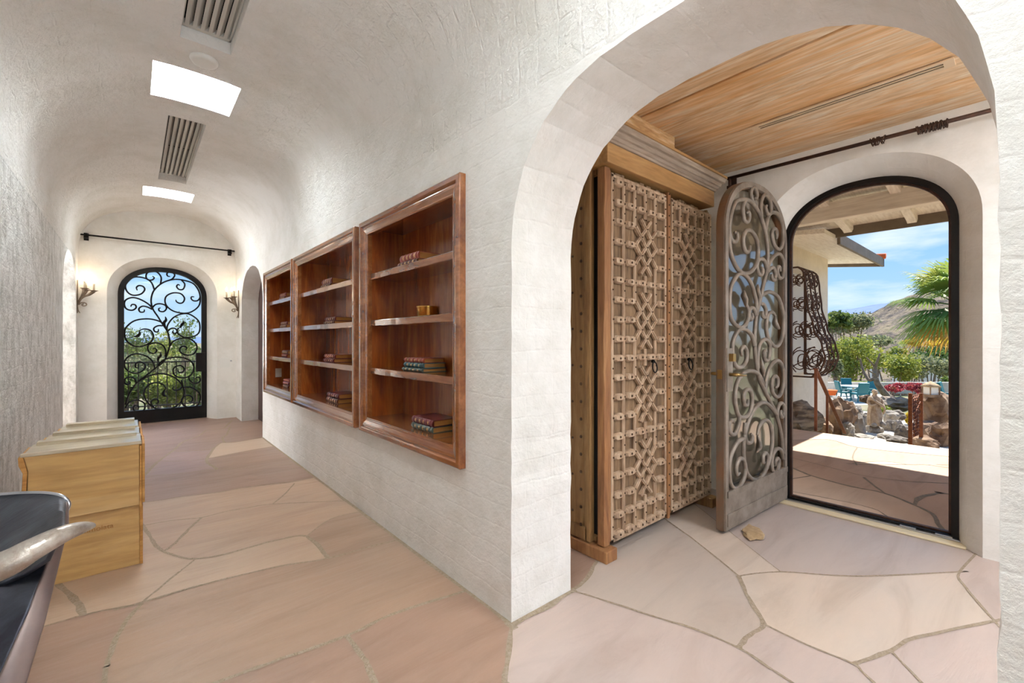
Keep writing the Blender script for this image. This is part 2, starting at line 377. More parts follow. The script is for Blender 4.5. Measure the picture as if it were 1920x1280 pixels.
def superarch(c, hw, spring, rise, e=2.0, n=28):
    """points from the left springing over the crown to the right springing"""
    out = []
    for i in range(n + 1):
        a = PI - PI * i / n; ca, sa = math.cos(a), math.sin(a)
        out.append((c + hw * math.copysign(abs(ca) ** (2 / e), ca), spring + rise * abs(sa) ** (2 / e)))
    return out
def archloop(c, hw, base, spring, rise, e=2.0, n=28):
    return [(c - hw, base)] + superarch(c, hw, spring, rise, e, n) + [(c + hw, base)]
def rough_loop(pts, amp=0.006, step=0.09, seed=0):
    """subdivide and jitter an outline, as hand-laid block edges are"""
    rnd = random.Random(seed); out = []
    for i in range(len(pts)):
        a = Vector(pts[i]); b = Vector(pts[(i + 1) % len(pts)]); L = (b - a).length; k = max(1, int(L / step))
        for j in range(k):
            p = a.lerp(b, j / k)
            out.append((p.x + (rnd.uniform(-amp, amp) if (j or len(pts) > 8) else 0), p.y + (rnd.uniform(-amp, amp) if j else 0)))
    return out

# ------------------------------------------------------------------ the shell of the house
WX0, WX1, WT, YF, YB = -0.57, 1.27, 0.39, 8.40, -3.2        # hall: left wall, right wall, wall thickness, far wall, back wall
FX, FXO = 3.71, 4.02                                        # entry: inside and outside face of the door wall
CZ = 2.62                                                   # entry ceiling
def struct(o, label=None, cat=None): return tag(o, label, cat, kind='structure')

# right wall of the hall: one slab with two arched openings and three niches
BOOK = [(1.84, 3.13), (3.22, 4.87), (4.92, 6.22)]
near_arch = archloop(0.76, 0.725, 0.0, 1.56, 0.72, 2.6, 40)
far_arch = archloop(7.175, 0.735, 0.0, 1.75, 0.55, 2.2, 30)
def jit(pts, amp, seed, step=0.1):
    rnd = random.Random(seed); out = []
    for a, b in zip(pts[:-1], pts[1:]):
        a = Vector(a); b = Vector(b); k = max(1, int((b - a).length / step))
        for j in range(k):
            p = a.lerp(b, j / k); q = amp if (len(out) > 0) else 0
            out.append((p.x + rnd.uniform(-q, q), p.y + (rnd.uniform(-q, q) if p.y > 0.05 else 0)))
    out.append(tuple(pts[-1])); return out
outline = [(YB, 0)] + jit(near_arch, 0.0035, 1, 0.07) + jit(far_arch, 0.007, 2, 0.12) + [(YF + 0.4, 0), (YF + 0.4, 2.75), (YB, 2.75)]
holes = [[(a + 0.05, 0.66), (b - 0.05, 0.66), (b - 0.05, 2.04), (a + 0.05, 2.04)] for a, b in BOOK]
mb = MB(); mb.prism(outline, lambda p: (WX1, p[0], p[1]), lambda p: (WX1 + WT, p[0], p[1]), holes)
struct(mb.build('wall_right', 'plaster', bevel=0.022, seg=3, box_uv=True, angle=50), 'white painted block wall with a wide archway and three bookcase niches', 'wall')
# left wall
outline = [(YB, 0)] + jit(archloop(7.39, 0.71, 0.0, 1.75, 0.56, 2.2, 30), 0.008, 3, 0.12) + [(YF + 0.4, 0), (YF + 0.4, 2.75), (YB, 2.75)]
mb = MB(); mb.prism(outline, lambda p: (WX0 - 0.36, p[0], p[1]), lambda p: (WX0, p[0], p[1]))
struct(mb.build('wall_left', 'plaster_rough', bevel=0.022, seg=3, box_uv=True, angle=50), 'rough white painted block wall along the left side of the hall', 'wall')
mb = MB(); mb.box((WX1 + .03, YB, 2.6), (WX1 + WT, YF + .4, 3.35)); mb.box((WX0 - .36, YB, 2.6), (WX0 - .03, YF + .4, 3.35)); struct(mb.build('wall_upper', 'plaster_smooth'))
# far wall with a splayed arched recess around the iron door
FDC, FDH = 0.366, 0.5475                                    # far door centre and half width
def splay_wall(name, mat, axis, face, door, sign, outl, c, hw, spring, rise, e, label, grow=0.10, back=0.12, grow_z=0.10):
    """wall slab whose opening widens towards the room: face = room side, door = plane of the door frame"""
    mb = MB()
    op_in = archloop(c, hw + grow, 0, spring, rise + grow_z, e, 40); op_dr = archloop(c, hw - 0.01, 0, spring, rise - 0.01, e, 40)
    P = (lambda a, z, d: (d, a, z)) if axis == 'X' else (lambda a, z, d: (a, d, z))
    def cap(loop, d):
        b = len(mb.v); n = len(outl)
        full = outl[:1] + loop + outl[1:]
        tr = tessellate_polygon([[Vector((p[0], p[1], 0)) for p in full]])
        mb.add([P(p[0], p[1], d) for p in full], [tuple(t) for t in tr])
    cap(op_in, face); cap(op_dr, door + sign * back)
    mid = []
    rings = []
    for k in range(9):
        t = k / 8; g = (1 - math.sin(t * PI / 2)) if k < 8 else 0
        rings.append([(P(q[0] + (p[0] - q[0]) * g, q[1] + (p[1] - q[1]) * g, face + (door - face) * t)) for p, q in zip(op_in, op_dr)])
    rings.append([P(q[0], q[1], door + sign * back) for q in op_dr])
    L = len(op_in); vs = [v for r in rings for v in r]
    fs = [(i * L + j, i * L + j + 1, (i + 1) * L + j + 1, (i + 1) * L + j) for i in range(len(rings) - 1) for j in range(L - 1)]
    mb.add(vs, fs, 0, True)
    n = len(outl); vs = [P(p[0], p[1], face) for p in outl] + [P(p[0], p[1], door + sign * back) for p in outl]
    mb.add(vs, [(i, i + 1, i + 1 + n, i + n) for i in range(1, n - 1)])
    o = mb.build(name, mat, box_uv=True); return struct(o, label, 'wall')
splay_wall('wall_far', 'plaster_smooth', 'Y', YF, 8.70, 1, [(WX0 - 0.1, 0), (WX1 + 0.1, 0), (WX1 + 0.1, 3.35), (WX0 - 0.1, 3.35)], FDC, FDH, 1.93, 0.45, 2.2,
           'smooth white end wall of the hall around the arched iron door')
DC, DH = 0.758, 0.492                                       # entry door centre and half width
splay_wall('wall_entry', 'plaster_smooth', 'X', FX, 3.90, 1, [(-1.9, 0), (2.3, 0), (2.3, 2.75), (-1.9, 2.75)], DC, DH, 1.98, 0.40, 2.2,
           'white plastered wall around the open arched front doorway')

# vaulted ceiling of the hall
def vz(x): return 2.44 + 0.70 * max(0.0, 1 - abs((x - 0.35) / 0.92) ** 2.5) ** (1 / 2.5)
HOLES = [(0.10, 0.61, 3.82, 4.36, 0.20), (0.09, 0.60, 7.0, 7.44, 0.20), (0.10, 0.61, 0.35, 0.90, 0.20), (0.10, 0.61, -1.6, -1.05, 0.20), (0.22, 0.49, 1.35, 3.43, 0.10), (0.22, 0.485, 4.69, 6.62, 0.10)]
xs = sorted(set([round(0.35 - 0.92 * math.cos(PI * i / 60), 4) for i in range(61)] + [0.10, 0.61, 0.09, 0.60, 0.22, 0.49, 0.485]))
ys = sorted(set([YB] + [h[2] for h in HOLES] + [h[3] for h in HOLES] + [round(-3 + 0.35 * i, 3) for i in range(33)] + [YF + 0.02]))
ys = [y for y in ys if y <= YF + 0.02]
arc = [0.0]
for a, b in zip(xs[:-1], xs[1:]): arc.append(arc[-1] + math.hypot(b - a, vz(b) - vz(a)))
mb = MB(); mb.uv = []
vid = {}
for i, x in enumerate(xs):
    for j, y in enumerate(ys):
        vid[i, j] = len(mb.v); mb.v.append((x, y, vz(x))); mb.uv.append((arc[i] + 2.44, y))
for i in range(len(xs) - 1):
    for j in range(len(ys) - 1):
        cx, cy = (xs[i] + xs[i + 1]) / 2, (ys[j] + ys[j + 1]) / 2
        if any(h[0] < cx < h[1] and h[2] < cy < h[3] for h in HOLES): continue
        mb.f.append([vid[i, j], vid[i, j + 1], vid[i + 1, j + 1], vid[i + 1, j]]); mb.m.append(0); mb.sm.append(True)
for i, dx in ((0, .0006), (len(xs) - 1, -.0006)):           # the plaster runs on down the wall without a crease
    for j in range(len(ys) - 1):
        k = len(mb.v); mb.v += [(xs[i] + dx, ys[j], 2.30), (xs[i] + dx, ys[j + 1], 2.30)]; mb.uv += [(arc[i] + 2.44 + (-.14 if i == 0 else .14), ys[j]), (arc[i] + 2.44 + (-.14 if i == 0 else .14), ys[j + 1])]
        mb.f.append([k, k + 1, vid[i, j + 1], vid[i, j]] if i == 0 else [k + 1, k, vid[i, j], vid[i, j + 1]]); mb.m.append(0); mb.sm.append(True)
        mb.v[vid[i, j]] = (xs[i] + dx, ys[j], 2.44); mb.v[vid[i, j + 1]] = (xs[i] + dx, ys[j + 1], 2.44)
for h in HOLES:                                             # sides of the wells
    ix = [i for i, x in enumerate(xs) if h[0] <= x <= h[1]]; jy = [j for j, y in enumerate(ys) if h[2] <= y <= h[3]]
    ring = [(i, jy[0]) for i in ix] + [(ix[-1], j) for j in jy[1:]] + [(i, jy[-1]) for i in ix[::-1][1:]] + [(ix[0], j) for j in jy[::-1][1:]]
    top = 3.14 + h[4] + 0.04
    for a, b in zip(ring[:-1], ring[1:]):
        k = len(mb.v); pa = mb.v[vid[a]]; pb = mb.v[vid[b]]
        mb.v += [pa, pb, (pb[0], pb[1], top), (pa[0], pa[1], top)]; mb.uv += [(pa[0] + pa[1], pa[2]), (pb[0] + pb[1], pb[2]), (pb[0] + pb[1], top), (pa[0] + pa[1], top)]
        mb.f.append([k, k + 1, k + 2, k + 3]); mb.m.append(0); mb.sm.append(False)
o = mb.build('ceiling', 'plaster_vault', recalc=False)
struct(o, 'white painted brick barrel vault over the hall', 'ceiling')
for k, h in enumerate(HOLES[:4]):  # the last two panes are added out of view to light the hall
    mb = MB(); mb.box((h[0] - 0.03, h[2] - 0.03, 3.14 + h[4]), (h[1] + 0.03, h[3] + 0.03, 3.14 + h[4] + 0.015))
    o = mb.build('skylight', 'skylight_soft' if k == 1 else 'skylight_pane')
    tag(o, ['bright frosted skylight above the middle of the hall, beside the round detector', 'bright frosted skylight nearest the far iron door', 'added light pane over the viewer, unseen', 'added light pane behind the viewer, unseen'][k], 'skylight', kind='structure')

# floors traced as broken flagstones
def flag_floor(name, mat, gmat, rect, z, lines, extra, seed, palette, rib_name='grout', palette2=None):
    """lines: (points in metres, joint width). Every closed cell between joints becomes a stone of its own colour in one floor mesh."""
    rnd = random.Random(seed); V = []; E_ = []
    x0, x1, y0, y1 = rect
    def addpoly(ps, closed=False):
        b = len(V); V.extend(Vector((p[0], p[1])) for p in ps)
        for i in range(len(ps) - 1): E_.append((b + i, b + i + 1))
        if closed: E_.append((b + len(ps) - 1, b))
    addpoly([(x0, y0), (x1, y0), (x1, y1), (x0, y1)], True)
    ribs = []
    for ps, wd in lines + extra:
        ps = [Vector((p[0], p[1])) for p in ps]
        sm = [Vector((q.x, q.y)) for q in catmull([(p.x, p.y, 0) for p in ps], 4)]
        sm = [Vector((min(max(p.x, x0), x1), min(max(p.y, y0), y1))) for p in sm]
        addpoly(sm); ribs.append((sm, wd))
    # a slight overshoot closes the cells
    r = delaunay_2d_cdt(V, E_, [], 0, 1e-4)
    vs, es, fs, ov, oe, of = r
    con = set(); emap = {}
    for (a, b), src in zip(es, oe):
        if src: con.add((min(a, b), max(a, b)))
    for fi, f in enumerate(fs):
        for i in range(3):
            a, b = f[i], f[(i + 1) % 3]; k = (min(a, b), max(a, b))
            if k not in con: emap.setdefault(k, []).append(fi)
    par = list(range(len(fs)))
    def find(a):
        while par[a] != a: par[a] = par[par[a]]; a = par[a]
        return a
    for k, l in emap.items():
        if len(l) == 2: par[find(l[0])] = find(l[1])
    me = bpy.data.meshes.new(name); me.from_pydata([(v.x, v.y, z) for v in vs] , [], [list(f) for f in fs])
    me.materials.append(MATS[mat])
    at = me.attributes.new('stone_colour', 'FLOAT_COLOR', 'FACE'); cols = {}
    cen = {}
    for fi, p in enumerate(me.polygons):
        q = cen.setdefault(find(fi), [0, 0]); q[0] += p.center.x * p.area; q[1] += p.area
    for fi in range(len(me.polygons)):
        c = find(fi)
        if c not in cols:
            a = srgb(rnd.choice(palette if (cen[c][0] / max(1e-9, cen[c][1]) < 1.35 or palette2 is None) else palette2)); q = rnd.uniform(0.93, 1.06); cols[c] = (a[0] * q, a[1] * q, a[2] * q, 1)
        at.data[fi].color = cols[c]
    me.update()
    bm = bmesh.new(); bm.from_mesh(me); bmesh.ops.recalc_face_normals(bm, faces=bm.faces)
    for f in bm.faces:
        if f.normal.z < 0: f.normal_flip()
    bm.to_mesh(me); bm.free()
    o = bpy.data.objects.new(name, me); COL.objects.link(o)
    mb = MB(); rnd = random.Random(seed + 1)
    for ri, (sm, wd) in enumerate(ribs):
        L = len(sm); vs2 = []
        for i, p in enumerate(sm):
            t = (sm[min(i + 1, L - 1)] - sm[max(i - 1, 0)]); t = t.normalized() if t.length > 1e-9 else Vector((1, 0)); nn = Vector((-t.y, t.x))
            a = wd * rnd.uniform(0.3, 0.62); b_ = wd * rnd.uniform(0.3, 0.62)
            for q in (p + nn * a, p - nn * b_):
                vs2.append((min(max(q.x, x0), x1), min(max(q.y, y0), y1), z + 0.0012 + ri * 0.00003))
        mb.add(vs2, [(2 * i, 2 * i + 1, 2 * i + 3, 2 * i + 2) for i in range(L - 1)])
    g = mb.build(rib_name, gmat, parent=o)
    return o
def FL(pts, wd, ext0=0, ext1=0, z=0.0):
    ps = [onZ(u, v, z) for u, v in pts]
    if ext0: ps.insert(0, ps[0] + (ps[0] - ps[1]).normalized() * ext0)
    if ext1: ps.append(ps[-1] + (ps[-1] - ps[-2]).normalized() * ext1)
    return ([(p.x, p.y) for p in ps], wd)
L_ = [
 FL([(273, 888), (285, 876), (299, 863), (323, 846), (344, 828), (373, 817), (388, 806), (413, 804), (423, 800), (431, 792)], .03, 1.2, .2),
 FL([(431, 800), (425, 815), (417, 821), (421, 830)], .03), FL([(421, 830), (448, 828), (492, 820)], .025, 0, .3),
 FL([(421, 830), (413, 831), (402, 839), (392, 843), (365, 845), (323, 846)], .02), FL([(530, 834), (515, 836), (448, 848), (390, 859), (344, 864), (299, 864)], .016),
 FL([(402, 839), (388, 860), (391, 869), (400, 874), (407, 880)], .03), FL([(274, 892), (330, 888), (385, 881), (407, 880), (500, 874), (560, 869)], .010, .8, .1),
 FL([(270, 942), (307, 937), (344, 931), (411, 923), (459, 914), (525, 906), (557, 902), (590, 895)], .014, .8, .1),
 FL([(270, 985), (320, 976), (378, 970), (419, 960), (463, 952), (511, 945), (640, 939)], .014, .8, .1), FL([(511, 945), (532, 928), (552, 906)], .014),
 FL([(378, 970), (355, 991), (327, 1019), (308, 1033)], .02),
 FL([(262, 975), (270, 989), (287, 1014), (301, 1031), (341, 1045), (373, 1047), (425, 1038), (500, 1017), (556, 1005), (575, 1005)], .022, .5),
 FL([(575, 1005), (622, 972), (680, 958)], .010, 0, .1), FL([(575, 1005), (598, 1024), (615, 1047)], .025),
 FL([(364, 1050), (320, 1085), (270, 1126)], .014),
 FL([(266, 1129), (387, 1094), (528, 1061), (615, 1047), (697, 1024), (760, 1009)], .016, .1, .1),
 FL([(266, 1131), (237, 1164), (214, 1206), (200, 1248), (195, 1280)], .022, 0, 1.0), FL([(114, 1098), (143, 1128), (156, 1153)], .03, .4, 0),
 FL([(80, 1175), (156, 1153), (266, 1131)], .012, .8), FL([(411, 1277), (528, 1235), (650, 1192), (739, 1150), (862, 1111)], .020, .6, .1),
 FL([(650, 1192), (683, 1235), (701, 1277)], .022, 0, .8), FL([(960, 1165), (955, 1210), (945, 1280)], .022, .12), ([tuple(onZ(945, 1279, 0))[:2], (1.06, 1.0), (1.12, 0.5), (1.2, -0.8), (1.25, -3.3)], .02),
 FL([(1072, 1107), (1115, 1120), (1240, 1160), (1305, 1180), (1385, 1215), (1440, 1250), (1480, 1277)], .014, .15, .5),
 FL([(1072, 1107), (1100, 1085), (1117, 1055), (1135, 1030), (1200, 990)], .022, 0, 1.6), FL([(1250, 975), (1305, 1015), (1385, 1080)], .012, 1.2),
 FL([(1385, 1080), (1405, 1125), (1432, 1170), (1405, 1190), (1385, 1215)], .022), FL([(1385, 1080), (1465, 1072), (1605, 1080), (1800, 1072)], .012, 0, .02),
 FL([(1385, 1010), (1465, 1073)], .006, 1.6), FL([(1850, 1018), (1800, 1072), (1810, 1100), (1865, 1165)], .012, .2, .6),
 FL([(1432, 1170), (1515, 1210), (1600, 1245), (1635, 1277)], .012, 0, .5), FL([(1600, 1245), (1670, 1220), (1720, 1195), (1862, 1165)], .018, 0, .3), FL([(1670, 1220), (1725, 1277)], .010, 0, .5),
]
wall_joint = [([(1.262, y) for y in (1.44, 2.5, 3.5, 4.5, 5.5, 6.42)], .03), ([(1.24, 1.485), (1.45, 1.478), (1.68, 1.483)], .055), ([(-0.56, 0.5), (-0.56, 3.0), (-0.56, 6.7)], .03)]
extra = wall_joint + [([(-1.4, 0.6), (-0.2, 0.75), (0.5, 0.2), (1.3, 0.35)], .02), ([(-1.4, -0.8), (0, -0.6), (1.6, -1.1), (2.6, -0.7), (3.9, -0.9)], .02), ([(0.4, -3.4), (0.5, -2), (0.3, -0.6)], .02),
   ([(-1.4, -2.2), (0.5, -2.0), (1.3, -2.4)], .02), ([(2.6, -1.8), (2.6, -0.75)], .02), ([(-1.4, 5.2), (-0.4, 5.05), (0.0, 5.0)], .01), ([(1.2, 7.1), (2.4, 7.3)], .01), ([(-1.8, 7.6), (-0.2, 7.4)], .01)]
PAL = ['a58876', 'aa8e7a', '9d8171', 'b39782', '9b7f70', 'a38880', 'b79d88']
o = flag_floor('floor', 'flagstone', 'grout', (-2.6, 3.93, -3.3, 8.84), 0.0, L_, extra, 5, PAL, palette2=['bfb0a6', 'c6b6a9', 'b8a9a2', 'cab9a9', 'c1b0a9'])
struct(o, 'large irregular pinkish tan sandstone flagstones through hall and entry', 'floor')
mb = MB(); mb.box((-2.6, -3.3, -0.3), (3.93, 8.84, -0.004)); struct(mb.build('floor_bed', 'grout'))

# entry ceiling boards and soffit
mb = MB(); seams = [1.30, 1.95, 2.37, 2.58, 2.78, 3.02, 3.30, 3.52, 3.72]
for i, (a, b) in enumerate(zip(seams[:-1], seams[1:])):
    mb.box((a + (0.008 if i == 2 else 0.001), -1.9, CZ + (0.006 if i % 3 == 1 else 0.0)), (b - 0.001, 2.3, CZ + 0.05), i % 2)
mb.box((1.30, -1.9, CZ + 0.04), (3.75, 2.3, CZ + 0.10), 2)
o = mb.build('ceiling_boards', ['oak_ceiling', 'oak_ceiling_b', 'vent_dark'], bevel=0.002, seg=1)
struct(o, 'limed oak board ceiling over the entry', 'ceiling')
wood('oak_soffit', 'a8794a', 'd2ac7c', 'ecd9ba', 'X', 3.0, 0.6, 0, 0.3, 60, 5.0)
mb = MB(); mb.box((1.67, 1.55, 2.515), (2.78, 2.2, CZ + 0.01)); struct(mb.build('trim_1', 'oak_soffit', bevel=0.004), 'grainy oak soffit box above the carved cabinet', 'trim')
mb = MB(); mb.box((2.2, -1.30, 2.595), (3.1, -.93, 2.615)); tag(mb.build('skylight', 'skylight_pane'), 'glowing pane added under the entry ceiling, out of view', 'skylight', kind='structure')  # unseen glowing pane, added to brighten the entry
# entry side walls, hall back wall, alcoves; the two unseen windows are added for light
mb = MB(); mb.box((1.60, 2.15, 0), (4.0, 2.35, 2.75)); struct(mb.build('wall_back', 'plaster_smooth', box_uv=True), 'white wall behind the carved cabinet', 'wall')
def window_wall(name, lo, hi, axis, op, mat='plaster_smooth', wname='added_window_1'):
    """wall box with a rectangular window opening op=(a0,a1,z0,z1), frame and pane"""
    mb = MB(); (x0, y0, z0), (x1, y1, z1) = lo, hi; a0, a1, b0, b1 = op
    if axis == 'Y': mb.prism([(x0, z0), (x1, z0), (x1, z1), (x0, z1)], lambda p: (p[0], y0, p[1]), lambda p: (p[0], y1, p[1]), [[(a0, b0), (a1, b0), (a1, b1), (a0, b1)]])
    else: mb.prism([(y0, z0), (y1, z0), (y1, z1), (y0, z1)], lambda p: (x0, p[0], p[1]), lambda p: (x1, p[0], p[1]), [[(a0, b0), (a1, b0), (a1, b1), (a0, b1)]])
    struct(mb.build(name, mat, box_uv=True))
    mb = MB(); m = (a0 + a1) / 2; w_ = 0.025
    bars = [(a0, a0 + 2 * w_, b0, b1), (a1 - 2 * w_, a1, b0, b1), (a0, a1, b0, b0 + 2 * w_), (a0, a1, b1 - 2 * w_, b1), (m - w_, m + w_, b0, b1)]
    for c0, c1, d0, d1 in bars:
        if axis == 'Y': mb.box((c0, (y0 + y1) / 2 - .03, d0), (c1, (y0 + y1) / 2 + .03, d1))
        else: mb.box(((x0 + x1) / 2 - .03, c0, d0), ((x0 + x1) / 2 + .03, c1, d1))
    struct(mb.build(wname, 'bronze_black'))
window_wall('wall_behind', (WX0 - .36, YB - .25, 0), (WX1 + WT, YB, 3.3), 'Y', (-0.45, 1.15, 0.35, 2.5), wname='added_window_1')
window_wall('wall_entry_side', (1.60, -2.05, 0), (4.02, -1.85, 2.75), 'Y', (1.85, 3.55, 0.35, 2.45), wname='added_window_2')
mb = MB(); mb.box((-2.5, 5.9, 0), (-0.93, 6.1, 2.6)); mb.box((-2.5, 8.6, 0), (-0.93, 8.8, 2.6)); mb.box((-2.6, 5.9, 0), (-2.45, 8.8, 2.6)); mb.box((-2.6, 5.9, 2.5), (-0.92, 8.8, 2.65))
struct(mb.build('wall_alcove', 'plaster_smooth', box_uv=True))
# dark door closing the far right opening
mb = MB(); mb.prism(archloop(7.175, 0.745, 0.005, 1.75, 0.56, 2.2, 24), lambda p: (1.50, p[0], p[1]), lambda p: (1.545, p[0], p[1]))
struct(mb.build('door_3', 'door_brown'), 'dark brown arched door deep in the far right opening', 'door')
# roof slab so that daylight only enters through openings
mb = MB(); mb.box((WX0 - .4, YB - .25, 3.34), (WX1 + WT, YF + .45, 3.42)); mb.box((1.36, -2.1, 2.76), (4.02, 6.2, 2.84)); struct(mb.build('roof', 'plaster_smooth'))

# ------------------------------------------------------------------ scrollwork shared by the two iron doors
# strokes measured on the far door; converted to (across, height) on its plane
SW = [
 [(345,1110),(370,1040),(420,970),(480,925),(530,885),(580,845),(605,790),(618,740),(612,690),(600,655),(570,610),(545,570),(515,525),(503,480),(507,440),(523,405),(560,370),(600,350),(650,340),(700,345),(760,365),(795,410),(805,460),(795,505),(750,540),(700,548),(640,535),(600,505),(588,470),(600,440),(640,423),(685,428),(708,455),(700,480),(680,487),(660,478),(655,465)],
 [(523,405),(505,360),(470,335),(410,325),(360,345),(345,385),(360,420),(395,438),(440,430),(463,405),(455,385),(430,378),(413,390),(418,408)],
 [(560,370),(565,330),(545,300),(515,290),(480,300),(472,325),(485,343),(510,343),(522,330),(510,320)],
 [(600,350),(632,338),(648,315),(635,298),(615,293),(600,305),(605,320),(620,322)],
 [(690,345),(710,370),(700,400),(675,402),(660,385),(668,372),(680,378)],
 [(805,450),(790,470),(765,472),(750,460),(752,447),(768,448)],
 [(515,525),(490,495),(440,465),(390,452),(350,465),(338,490),(350,520),(385,530),(410,515),(405,497),(385,495),(378,508)],
 [(510,525),(480,510),(450,505),(428,520),(435,540),(458,540),(462,525)],
 [(510,515),(530,495),(560,490),(590,500),(597,520),(580,538),(555,535),(550,520),(562,515)],
 [(590,640),(575,610),(530,590),(470,583),(400,595),(350,635),(340,675),(355,720),(400,750),(450,750),(500,725),(517,690),(500,655),(460,645),(430,655)],
 [(575,625),(545,625),(520,640),(525,660),(545,662),(548,645)],
 [(600,655),(605,620),(640,575),(690,553),(740,555),(790,590),(803,630),(795,670),(760,692),(710,697),(670,675),(665,650),(685,630)],
 [(605,660),(625,642),(650,642),(663,658),(650,674),(635,665),(640,655)],
 [(618,750),(640,720),(690,703),(740,705),(778,735),(783,770),(760,800),(720,805),(685,790),(680,765),(700,750),(722,760),(715,775)],
 [(590,815),(592,780),(575,745),(530,730),(490,742),(482,765),(495,790),(525,793),(537,775),(525,763),(512,770)],
 [(540,870),(580,835),(640,820),(700,822),(750,845),(765,885),(745,930),(700,945),(655,935),(638,905),(650,878),(685,870),(705,888),(697,910),(675,912),(668,898)],
 [(525,890),(515,850),(480,815),(420,798),(370,810),(340,845),(345,885),(380,912),(420,915),(458,895),(465,865),(440,848),(410,855),(408,880),(430,885)],
 [(420,970),(500,930),(570,920),(640,940),(690,985),(705,1040),(680,1100),(620,1135),(560,1140),(500,1115),(465,1070),(460,1030),(485,990),(530,975),(575,985),(595,1010)],
 [(410,985),(405,955),(375,940),(345,950),(340,975),(360,988),(375,975),(365,965)],
 [(345,1130),(370,1095),(420,1083),(460,1100),(463,1135),(440,1153),(405,1150),(392,1130),(405,1115),(425,1120),(425,1135)],
 [(560,1138),(525,1130),(505,1108),(505,1088),(525,1075),(545,1082),(545,1100),(530,1103)],
 [(700,1003),(750,1005),(795,1035),(805,1070),(790,1110),(750,1127),(705,1115),(690,1085),(705,1060),(735,1053),(757,1068),(752,1090),(732,1090)],
 [(735,935),(740,960),(770,980),(800,970),(805,950),(790,940),(775,948)],
 [(690,960),(695,990),(680,1015),(650,1022),(635,1010),(645,998)],
]
LEAVES = [[(600,655),(583,610),(595,590),(590,568)], [(685,640),(690,622),(702,608),(700,595)], [(430,655),(432,675),(415,690),(393,688)], [(545,850),(548,825),(562,808),(560,788)], [(595,1010),(578,1035),(582,1052),(602,1060)]]
def fd(p):
    q = onY(130 + p[0] / 3.281, 420 + p[1] / 3.281, 8.70); return (q.x - FDC, q.z)
SWM = [[fd(p) for p in s] for s in SW]; LVM = [[fd(p) for p in s] for s in LEAVES]
def scrolls(mbs, place, r, sx=1.0, n=7, leaf=1.0, leaf_mb=None):
    for s in SWM:
        path = catmull([place(a * sx, z) for a, z in s], 5); L = len(path)
        mbs.tube(path, [r * (1.0 if i < L - 8 else 0.55 + 0.45 * (L - i) / 8) for i in range(L)], n)
    for s in LVM:
        path = catmull([place(a * sx, z) for a, z in s], 5); L = len(path)
        (leaf_mb or mbs).tube(path, [r * leaf * (0.35 + 2.0 * math.sin(PI * i / (L - 1))) for i in range(L)], n, flat=0.5)

# far iron door
fdo = empty('door_1', (FDC, 8.70, 0)); struct(fdo, 'black arched iron door with leafy scrollwork at the far end of the hall', 'door')
mb = MB()
out_ = archloop(FDC, FDH + 0.005, 0.005, 1.93, 0.45, 2.2, 40); inn = archloop(FDC, FDH - 0.078, 0.20, 1.93, 0.375, 2.2, 40)
mb.prism(out_, lambda p: (p[0], 8.665, p[1]), lambda p: (p[0], 8.735, p[1]), [inn]); mb.build('door_frame', 'bronze_black', fdo, bevel=0.006)
mb = MB(); scrolls(mb, lambda a, z: (FDC + a, 8.69, z), 0.0115); mb.build('scrollwork', 'iron_black', fdo)
mb = MB(); mb.prism(archloop(FDC, FDH - 0.07, 0.19, 1.93, 0.38, 2.2, 30), lambda p: (p[0], 8.712, p[1]), lambda p: (p[0], 8.716, p[1])); mb.build('pane', 'glass', fdo)
mb = MB(); a = onY(367, 661, 8.66); b = onY(383, 696, 8.66); mb.box((a.x, 8.64, b.z), (FDC + FDH - 0.03, 8.70, a.z)); mb.build('lock_box', 'bronze_black', fdo, bevel=0.004)

# front door frame and the open leaf
ff = empty('door_2', (3.90, DC, 0)); struct(ff, 'black arched steel frame of the open front doorway', 'door frame')
mb = MB(); mb.prism(archloop(DC, DH, 0.0, 1.98, 0.40, 2.2, 44) , lambda p: (3.87, p[0], p[1]), lambda p: (3.96, p[0], p[1]), [archloop(DC, DH - 0.042, 0.035, 1.98, 0.36, 2.2, 44)])
mb.build('frame_ring', 'bronze_black', ff, bevel=0.006)
mb = MB(); mb.prism(archloop(DC, DH - 0.03, 0.02, 1.98, 0.372, 2.2, 44) , lambda p: (3.90, p[0], p[1]), lambda p: (3.925, p[0], p[1]), [archloop(DC, DH - 0.056, 0.045, 1.98, 0.346, 2.2, 44)])
mb.build('door_stop', 'iron_brown', ff, bevel=0.003)
th = empty('threshold', (3.85, DC, 0), 'pale wood and metal threshold under the open front doorway', 'threshold', kind='structure')
mb = MB(); mb.box((3.765, DC - DH - .03, 0.0), (3.845, DC + DH + .02, 0.014)); mb.build('wood_strip', 'threshold_pale', th, bevel=0.005)
mb = MB(); mb.box((3.845, DC - DH, 0.0), (3.90, DC + DH, 0.022)); mb.build('metal_strip', 'track_metal', th, bevel=0.003)
for yy in (0.35, 0.52):
    mb = MB(); mb.box((3.85, yy - .05, 0.022), (3.872, yy + .03, 0.030)); mb.build('strike', 'track_metal', th, bevel=0.002)
